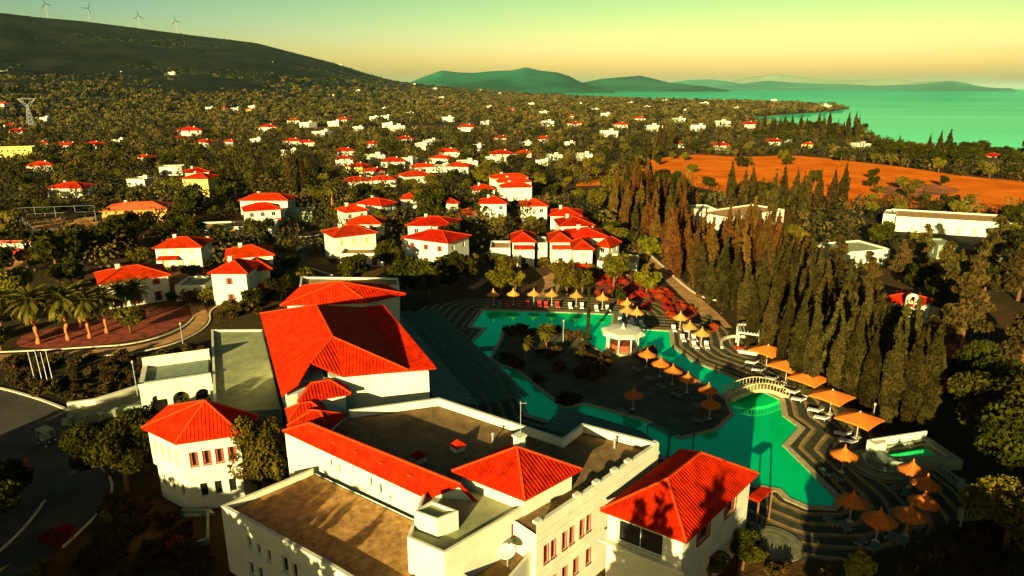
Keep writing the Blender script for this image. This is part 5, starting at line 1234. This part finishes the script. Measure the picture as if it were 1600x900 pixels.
def where(x, y, s=None):
    q, n = min(LMK, key=lambda e: (e[0].x - x) ** 2 + (e[0].y - y) ** 2); dx, dy = x - q.x, y - q.y
    side = ('right of' if dx > 0 else 'left of') if abs(dx) > abs(dy) else ('behind' if dy > 0 else 'in front of')
    dist = math.hypot(dx, dy); return '%s%s the %s' % ('just ' if dist < 18 else 'well ' if dist > 60 else '', side, n)
def size_word(s): return 'small' if s < .8 else 'medium' if s < 1.0 else 'large'
# ------------------------------------------------------------------ far houses
def small_house(kind, seed):
    rs = random.Random(seed); T = thing('far_house', 'x', 'house'); a, b, h = rs.uniform(5, 7), rs.uniform(4, 5), rs.uniform(3.2, 4) * (1.7 if kind == 'tall' else 1)
    poly = [(-a, -b), (a, -b), (a, b), (-a, b)]
    m = 'yellow' if kind == 'yellow' else 'white'
    holes = {i: row(2 * a, 3, 1.2, .9, 2.2, 1.2) for i in (0,)}; holes[1] = row(2 * b, 2, 1.1, .9, 2.2, 1.2)
    if kind == 'tall': holes[0] += row(2 * a, 3, 1.2, 4, 5.3, 1.2)
    block(T, poly, 0, h, holes, m, sill=False)
    if kind == 'flat':
        MB().add([(x, y, h - .05) for x, y in poly], [(0, 1, 2, 3)]).build('roof_deck', M['gravel'], T, local=True); parapet(T, poly, h, .25, .45); MB().box((a * .4, b * .3, h + .9), (2.4, 2.2, 1.8)).build('roof_cabin', M['white'], T, local=True)
    else:
        hip_roof(T, [Vector((x, y, h)) for x, y in poly], 1.8, .5, rib=False, m='tile_far'); MB().box((a * .3, 0, h + 1.6), (.7, .7, 1.5)).build('chimney', M['white'], T, local=True)
    return Maker(T)
SHS = {k: small_house(k, i) for i, k in enumerate(('red', 'flat', 'tall', 'yellow'))}
FH = '65,230,r 97,231,r 112,233,r 150,232,r 187,226,f 228,252,r 67,267,r 222,290,f 286,222,r 300,217,t 322,229,r 360,227,r 10,183,r 20,200,r 459,193,r 482,199,f 524,197,f 537,192,r 585,188,f 604,187,f 608,199,f 401,224,f 459,227,r 456,243,f 540,243,r 539,258,t 561,269,y 586,253,f 615,261,r 636,259,f 661,269,r 718,269,r 636,222,r 658,235,f 674,226,f 784,221,r 784,254,t 558,292,r 630,223,r 659,231,f 822,228,f 850,223,r 890,228,f 951,214,f 969,200,r 897,198,r 855,197,f 775,255,f 819,245,r 850,258,f 866,250,f 912,250,f 1056,230,r 947,183,f 1125,234,r 1209,228,r 1226,223,f 1262,231,y 1344,233,f 1547,251,r 1575,245,f 1128,197,f 1209,159,f 1287,168,f 1205,171,r 700,190,f 730,205,r 760,195,f 690,160,f 680,152,f 648,150,f 505,150,f 520,165,f 560,160,f 430,155,f 440,150,f 320,140,f 340,142,f 262,137,f 195,165,f 275,163,f 330,177,f 350,177,r 370,177,f 390,177,y 535,150,f 600,172,f 640,180,f 800,175,r 830,165,f 870,160,f 905,165,f 940,160,f 985,163,f 1010,170,f 1040,160,f 1070,175,f 1100,165,f 730,175,r 765,170,f 930,175,f 1060,192,f 1000,190,r 480,228,r 505,215,f 700,245,r 745,235,f 690,268,f 585,275,r 690,255,r 730,262,f 600,290,r 650,285,r 1290,170,f 580,230,r 20,170,f 30,212,r 70,190,f 420,205,r 395,175,f 560,205,f 750,150,f 780,152,f 1150,172,f 1170,200,r 1090,205,f 620,205,f 850,180,f 890,185,r 1020,205,f'
KN = {'r': 'red', 'f': 'flat', 't': 'tall', 'y': 'yellow'}; KL = {'r': 'small white house with red roof among the far trees', 'f': 'small flat roofed white house among the far trees', 't': 'two storey white house with red roof among the far trees', 'y': 'small yellow house with red roof among the far trees'}
for it in FH.split():
    u, v, k = it.split(','); p = W(float(u), float(v)); d = p.length
    if inside(FIELD, p.x, p.y): continue
    s = random.uniform(.8, 1.15) * (.85 if d < 600 else 1.15 if d < 1500 else 1.5)
    HOUSES.append((p.x, p.y, 6.5 * s, None))
    SHS[KN[k]].put((p.x, p.y, hill_z(p.x, p.y)), random.uniform(-.5, .5), s, KL[k].replace('among the far trees', where(p.x, p.y)), {'r': 'far red roofed houses', 'f': 'far flat roofed houses', 't': 'far two storey houses', 'y': 'far yellow houses'}[k])
for i, o in enumerate([]): pass
# ------------------------------------------------------------------ woods
def in_land(X, Y): return inmask(X, Y, [(p.x, p.y) for p in land])
def cand(n, y0, y1, pw=1.0):
    y = y0 + (y1 - y0) * rng.uniform(0, 1, n) ** pw; x = rng.uniform(-1, 1, n) * (y * .80 + 25); return x, y
def free(x, y, gap, r):
    if any(inside(a, x, y) for a in AVOID): return False
    return clear_of_houses(x, y, r)
x, y = cand(7000, 92, 460, .8); X2 = np.array(x); Y2 = np.array(y); land_ok = in_land(X2, Y2); taken = list(TREES); cell = {}
def near_taken(x, y, d):
    k = (int(x // 6), int(y // 6))
    return any((x - a) ** 2 + (y - b) ** 2 < d * d for i in (-1, 0, 1) for j in (-1, 0, 1) for a, b in cell.get((k[0] + i, k[1] + j), ()))
for a, b in taken: cell.setdefault((int(a // 6), int(b // 6)), []).append((a, b))
lo = []; ld = []
for a, b, okk in zip(x, y, land_ok):
    if not okk or (len(lo) >= 290 and len(ld) >= 250): continue
    if inside(FIELD, a, b) and random.random() < .8: continue
    if inside(GW, a, b): continue
    if a > -62 and a < 60 and b < 118: continue
    if -70 < a < -20 and b < 125: continue
    if near_taken(a, b, 4.6): continue
    s = random.uniform(.65, 1.15)
    if not free(a, b, 0, 3 * s): continue
    dark = random.random() < (.6 if a < 0 else .42)
    if dark and len(ld) < 250: ld.append((a, b, s)); 
    elif len(lo) < 290: lo.append((a, b, s)); dark = False
    else: continue
    cell.setdefault((int(a // 6), int(b // 6)), []).append((a, b))
    TR = DK if dark else OL
    pick(TR).put((a, b, -.02), random.uniform(0, 6.28), (s, s, s * random.uniform(.85, 1.15)), size_word(s) + (' dark broadleaf tree ' if dark else ' rounded olive tree ') + where(a, b), 'dark trees around the villas' if dark else 'olive trees around the villas')
def wood(name, label, px, py, rr, hh, nleaf, size, m, kindcy=None):
    n = len(px); base = rng.normal(size=(n, nleaf, 3)); base /= np.linalg.norm(base, axis=2, keepdims=True); base *= rng.uniform(.7, 1, (n, nleaf, 1))
    lob = rng.normal(size=(n, 1, 3)) * .15
    cen = base * np.stack([rr, rr, hh * .5], 1)[:, None, :] * (1 + .25 * rng.normal(size=(n, nleaf, 1)).clip(-1, 1)) + np.stack([px, py, hh * .52 + np.array([hill_z(a, b) for a, b in zip(px, py)])], 1)[:, None, :]
    v, f = leaves(cen.reshape(-1, 3), base.reshape(-1, 3), size, keep=1.2, aspect=1.2)
    sc = np.repeat(size_of(px, py), nleaf)
    c = cen.reshape(-1, 3); v = (v.reshape(-1, 4, 3) - c[:, None, :]) * sc[:, None, None] + c[:, None, :]
    me = np_mesh(name, v.reshape(-1, 3), f, M[m])
    at = me.attributes.new('tone', 'FLOAT', 'FACE'); at.data.foreach_set('value', np.repeat(rng.uniform(0, 1, n), nleaf).astype(np.float32))
    o = bpy.data.objects.new(name, me); C.objects.link(o); o['kind'] = 'stuff'; o['label'] = label; return o
def size_of(px, py): return np.clip(np.hypot(px, py) / 450, .8, 3.2)
def woodmat(name, cols):
    m = bpy.data.materials.new(name); m.use_nodes = True; t = m.node_tree; b = t.nodes['Principled BSDF']; b.inputs['Roughness'].default_value = .85; b.inputs['Specular IOR Level'].default_value = .1
    a = t.nodes.new('ShaderNodeAttribute'); a.attribute_name = 'tone'; r = t.nodes.new('ShaderNodeValToRGB'); e = r.color_ramp.elements
    e[0].color = (*cols[0], 1); e[1].color = (*cols[-1], 1)
    for i, c in enumerate(cols[1:-1]): x = e.new((i + 1) / (len(cols) - 1)); x.color = (*c, 1)
    t.links.new(a.outputs['Fac'], r.inputs[0]); t.links.new(r.outputs[0], b.inputs['Base Color']); return m
M['wood_near'] = woodmat('olive_woods', [(.008, .009, .002), (.04, .033, .005), (.018, .018, .003), (.12, .085, .014), (.012, .012, .0025), (.07, .04, .007)])
M['wood_far'] = woodmat('far_woods', [(.012, .012, .003), (.05, .04, .007), (.12, .085, .014), (.02, .019, .004)])
def grow(n, y0, y1, pw, gap, keepf):
    x, y = cand(n, y0, y1, pw); okk = in_land(x, y); ox, oy = [], []
    nzv = vnoise(x, y, 90, 4)
    for a, b, k, q in zip(x, y, okk, nzv):
        if not k or q < keepf or inside(FIELD, a, b) or inside(GW, a, b): continue
        if near_taken(a, b, gap): continue
        if not free(a, b, 0, 3.0 if b < 900 else 1.5): continue
        if b < 900: cell.setdefault((int(a // 6), int(b // 6)), []).append((a, b))
        ox.append(a); oy.append(b)
    return np.array(ox), np.array(oy)
x, y = grow(9000, 150, 620, .8, 4.2, .14)
n = len(x); wood('olive_woods', 'mass of olive and oak trees behind the villas', x, y, 1.5 + 3.2 * rng.uniform(0, 1, n), rng.uniform(3.2, 8, n), 110, .9, 'wood_near')
x, y = grow(9000, 600, 1500, .8, 5, .2)
n = len(x); wood('far_woods', 'mass of far trees on the coastal plain', x, y, rng.uniform(3, 5.5, n), rng.uniform(4, 8, n), 42, 1.1, 'wood_far')
x, y = cand(9000, 1450, 4200, 1); k = in_land(x, y) & (np.array([hill_z(a, b) for a, b in zip(x, y)]) < 30 + 60 * rng.uniform(0, 1, len(x)) ** 3); x, y = x[k], y[k]
n = len(x); wood('distant_woods', 'distant trees and scrub on the plain below the hill', x, y, rng.uniform(5, 11, n), rng.uniform(4, 9, n), 22, 1.5, 'wood_far')
x, y = cand(26000, 1000, 5200, 1); zz = np.array([hill_z(a, b) for a, b in zip(x, y)]); k = (zz > 12) & (vnoise(x, y, 160, 9) + .5 * vnoise(x, y, 50, 10) > .62); x, y = x[k], y[k]
M['scrub'] = woodmat('hill_scrub', [(.006, .012, .003), (.016, .024, .006), (.03, .03, .008), (.01, .018, .004)])
n = len(x); wood('hill_scrub', 'dark scrub covering the slopes of the hill', x, y, rng.uniform(3, 9, n), rng.uniform(2, 5, n), 12, 1.6, 'scrub')
# coastal pines against the sea and the wooded headland
for k in range(46):
    u = random.uniform(1180, 1345); v = random.uniform(205, 226); plant(pick(CY) if random.random() < .6 else pick(DK), u, v, random.uniform(1.2, 1.9), 'dark coastal tree standing against the bay', 'coastal trees by the bay')
for k in range(34):
    u = random.uniform(1365, 1610); v = random.uniform(242, 252); plant(pick(DK) if random.random() < .8 else pick(CY), u, v, random.uniform(1.0, 1.6), 'dark tree along the shore at the right edge of the bay', 'shore trees right of the bay')
plant(CY[0], 1480, 243, 1.5, 'lone tall cypress standing against the sea')
for k, (u, v) in enumerate(((1525, 262), (1575, 262), (1500, 263), (1455, 262), (1420, 258))): plant(DK[k % 4], u, v, 1.6, 'broad umbrella shaped tree before the sea, number %s from the right edge' % ('two', 'one', 'three', 'four', 'five')[k], 'umbrella trees by the sea')
# unseen trees added below the picture to throw shade on hotel and terrace
for k, (x, y, s) in enumerate(((-27.5, 19, 2.0), (-32, 21, 1.9), (-37, 16, 1.8), (-44, 24, 1.8), (-51, 20, 1.8), (-58, 28, 1.8), (-65, 24, 1.9), (-72, 34, 1.8), (-34, 30, 1.5), (-48, 36, 1.4), (-62, 44, 1.4), (28, 22, 1.7), (34, 28, 1.7), (40, 22, 1.8), (46, 30, 1.7), (52, 26, 1.8), (58, 34, 1.7), (64, 28, 1.8), (22, 26, 1.6), (37, 34, 1.5), (50, 38, 1.4))):
    pick(DK).put((x, y, 0), random.uniform(0, 6), s, 'unseen garden tree added below the picture to cast shade', 'unseen trees added for their shade')
for x, y, s in ((-22, 20, 1.2), (-24.5, 23, 1.15), (-27, 19, 1.2), (-2, 15, 1.5), (.5, 17, 1.45), (3, 14, 1.55), (5, 18, 1.5)):
    pick(CY).put((x, y, 0), random.uniform(0, 6), (s * 1.5, s * 1.5, s), 'unseen tall cypress added below the picture to cast shade', 'unseen cypresses added for their shade')
# ------------------------------------------------------------------ pylons and wind turbines
def pylon(u, v, h, label):
    p = W(u, v); T = thing('power_pylon', label, 'pylon', (p.x, p.y, 0), R(20), 'power pylons'); k = h * .11; t = MB()
    for sx in (-1, 1):
        for sy in (-1, 1): MB().bar((sx * k, sy * k, 0), (sx * k * .18, sy * k * .18, h * .82), .35, .35).build('leg', M['metal'], T, local=True)
    for i in range(7):
        a, b = i / 7 * .82, (i + 1) / 7 * .82; w0, w1 = k * (1 - a), k * (1 - b)
        for sy in (-1, 1): t.bar((-w0, sy * w0, h * a), (w1, sy * w1, h * b), .2, .2); t.bar((w0, sy * w0, h * a), (-w1, sy * w1, h * b), .2, .2)
    t.build('lattice', M['metal'], T, local=True)
    for s in (-1, 1): MB().bar((0, 0, h * .8), (s * h * .26, 0, h), .4, .4).bar((0, 0, h * .68), (s * h * .24, 0, h * .98), .3, .3).build('cross_arm', M['metal'], T, local=True)
    MB().bar((-h * .26, 0, h), (h * .26, 0, h), .35, .35).build('top_beam', M['metal'], T, local=True)
pylon(50, 202, 30, 'tall lattice power pylon in the woods at the left'); pylon(192, 168, 38, 'lattice pylon left of centre below the hill'); pylon(252, 166, 38, 'lattice pylon second from the left below the hill'); pylon(338, 166, 30, 'small lattice pylon by the orange clearing')
def turbine(u, label):
    v = interp(hp, u); D = (3300 + max(0, u) * 1.2); c = (u - 800) / FPX; yv = (450 - v) / FPX; dy = math.cos(PITCH) + yv * math.sin(PITCH); dz = -math.sin(PITCH) + yv * math.cos(PITCH); q = D / math.hypot(c, dy)
    T = thing('wind_turbine', label, 'wind turbine', (q * c, q * dy, CAM_H + q * dz - 6), group='wind turbines on the hill ridge'); h = 58
    MB().tube([(0, 0, 0), (0, 0, h)], [1.5, .8], 10).build('tower', M['metal'], T, local=True)
    MB().box((0, 1, h + .5), (2.6, 6, 2.6)).lathe((0, -2.6, h - .5), [(1.3, 0), (1.3, 2)], 8).build('nacelle', M['metal'], T, local=True)
    a0 = u * 1.7
    for k in range(3):
        a = a0 + k * 2.094; d = Vector((math.cos(a), 0, math.sin(a))); e = Vector((-math.sin(a), 0, math.cos(a))); c0 = Vector((0, -3, h + .5))
        mb = MB(); mb.slab([c0 + e * .5, c0 + d * 8 + e * 1.6, c0 + d * 26 + e * .4, c0 + d * 26 - e * .2, c0 + d * 8 - e * .8, c0 - e * .5], .35); mb.build('blade', M['metal'], T, local=True)
for u, l in ((75, 'leftmost'), (141, 'second from left'), (219, 'third from left'), (277, 'rightmost')): turbine(u, l + ' of the four wind turbines on the hill ridge')

# ------------------------------------------------------------------ the air between here and the islands
hz = bpy.data.materials.new('pale_haze'); hz.use_nodes = True; t = hz.node_tree; t.nodes.remove(t.nodes['Principled BSDF'])
pv = t.nodes.new('ShaderNodeVolumePrincipled'); pv.inputs['Color'].default_value = (.6, .9, .74, 1); pv.inputs['Density'].default_value = 1.2e-5; pv.inputs['Anisotropy'].default_value = 0
t.links.new(pv.outputs[0], t.nodes['Material Output'].inputs['Volume'])
mb = MB(); mb.box((0, 60000, 297), (186000, 130000, 606)); hb = mb.build('haze', hz); hb['kind'] = 'stuff'
S.cycles.volume_bounces = 0
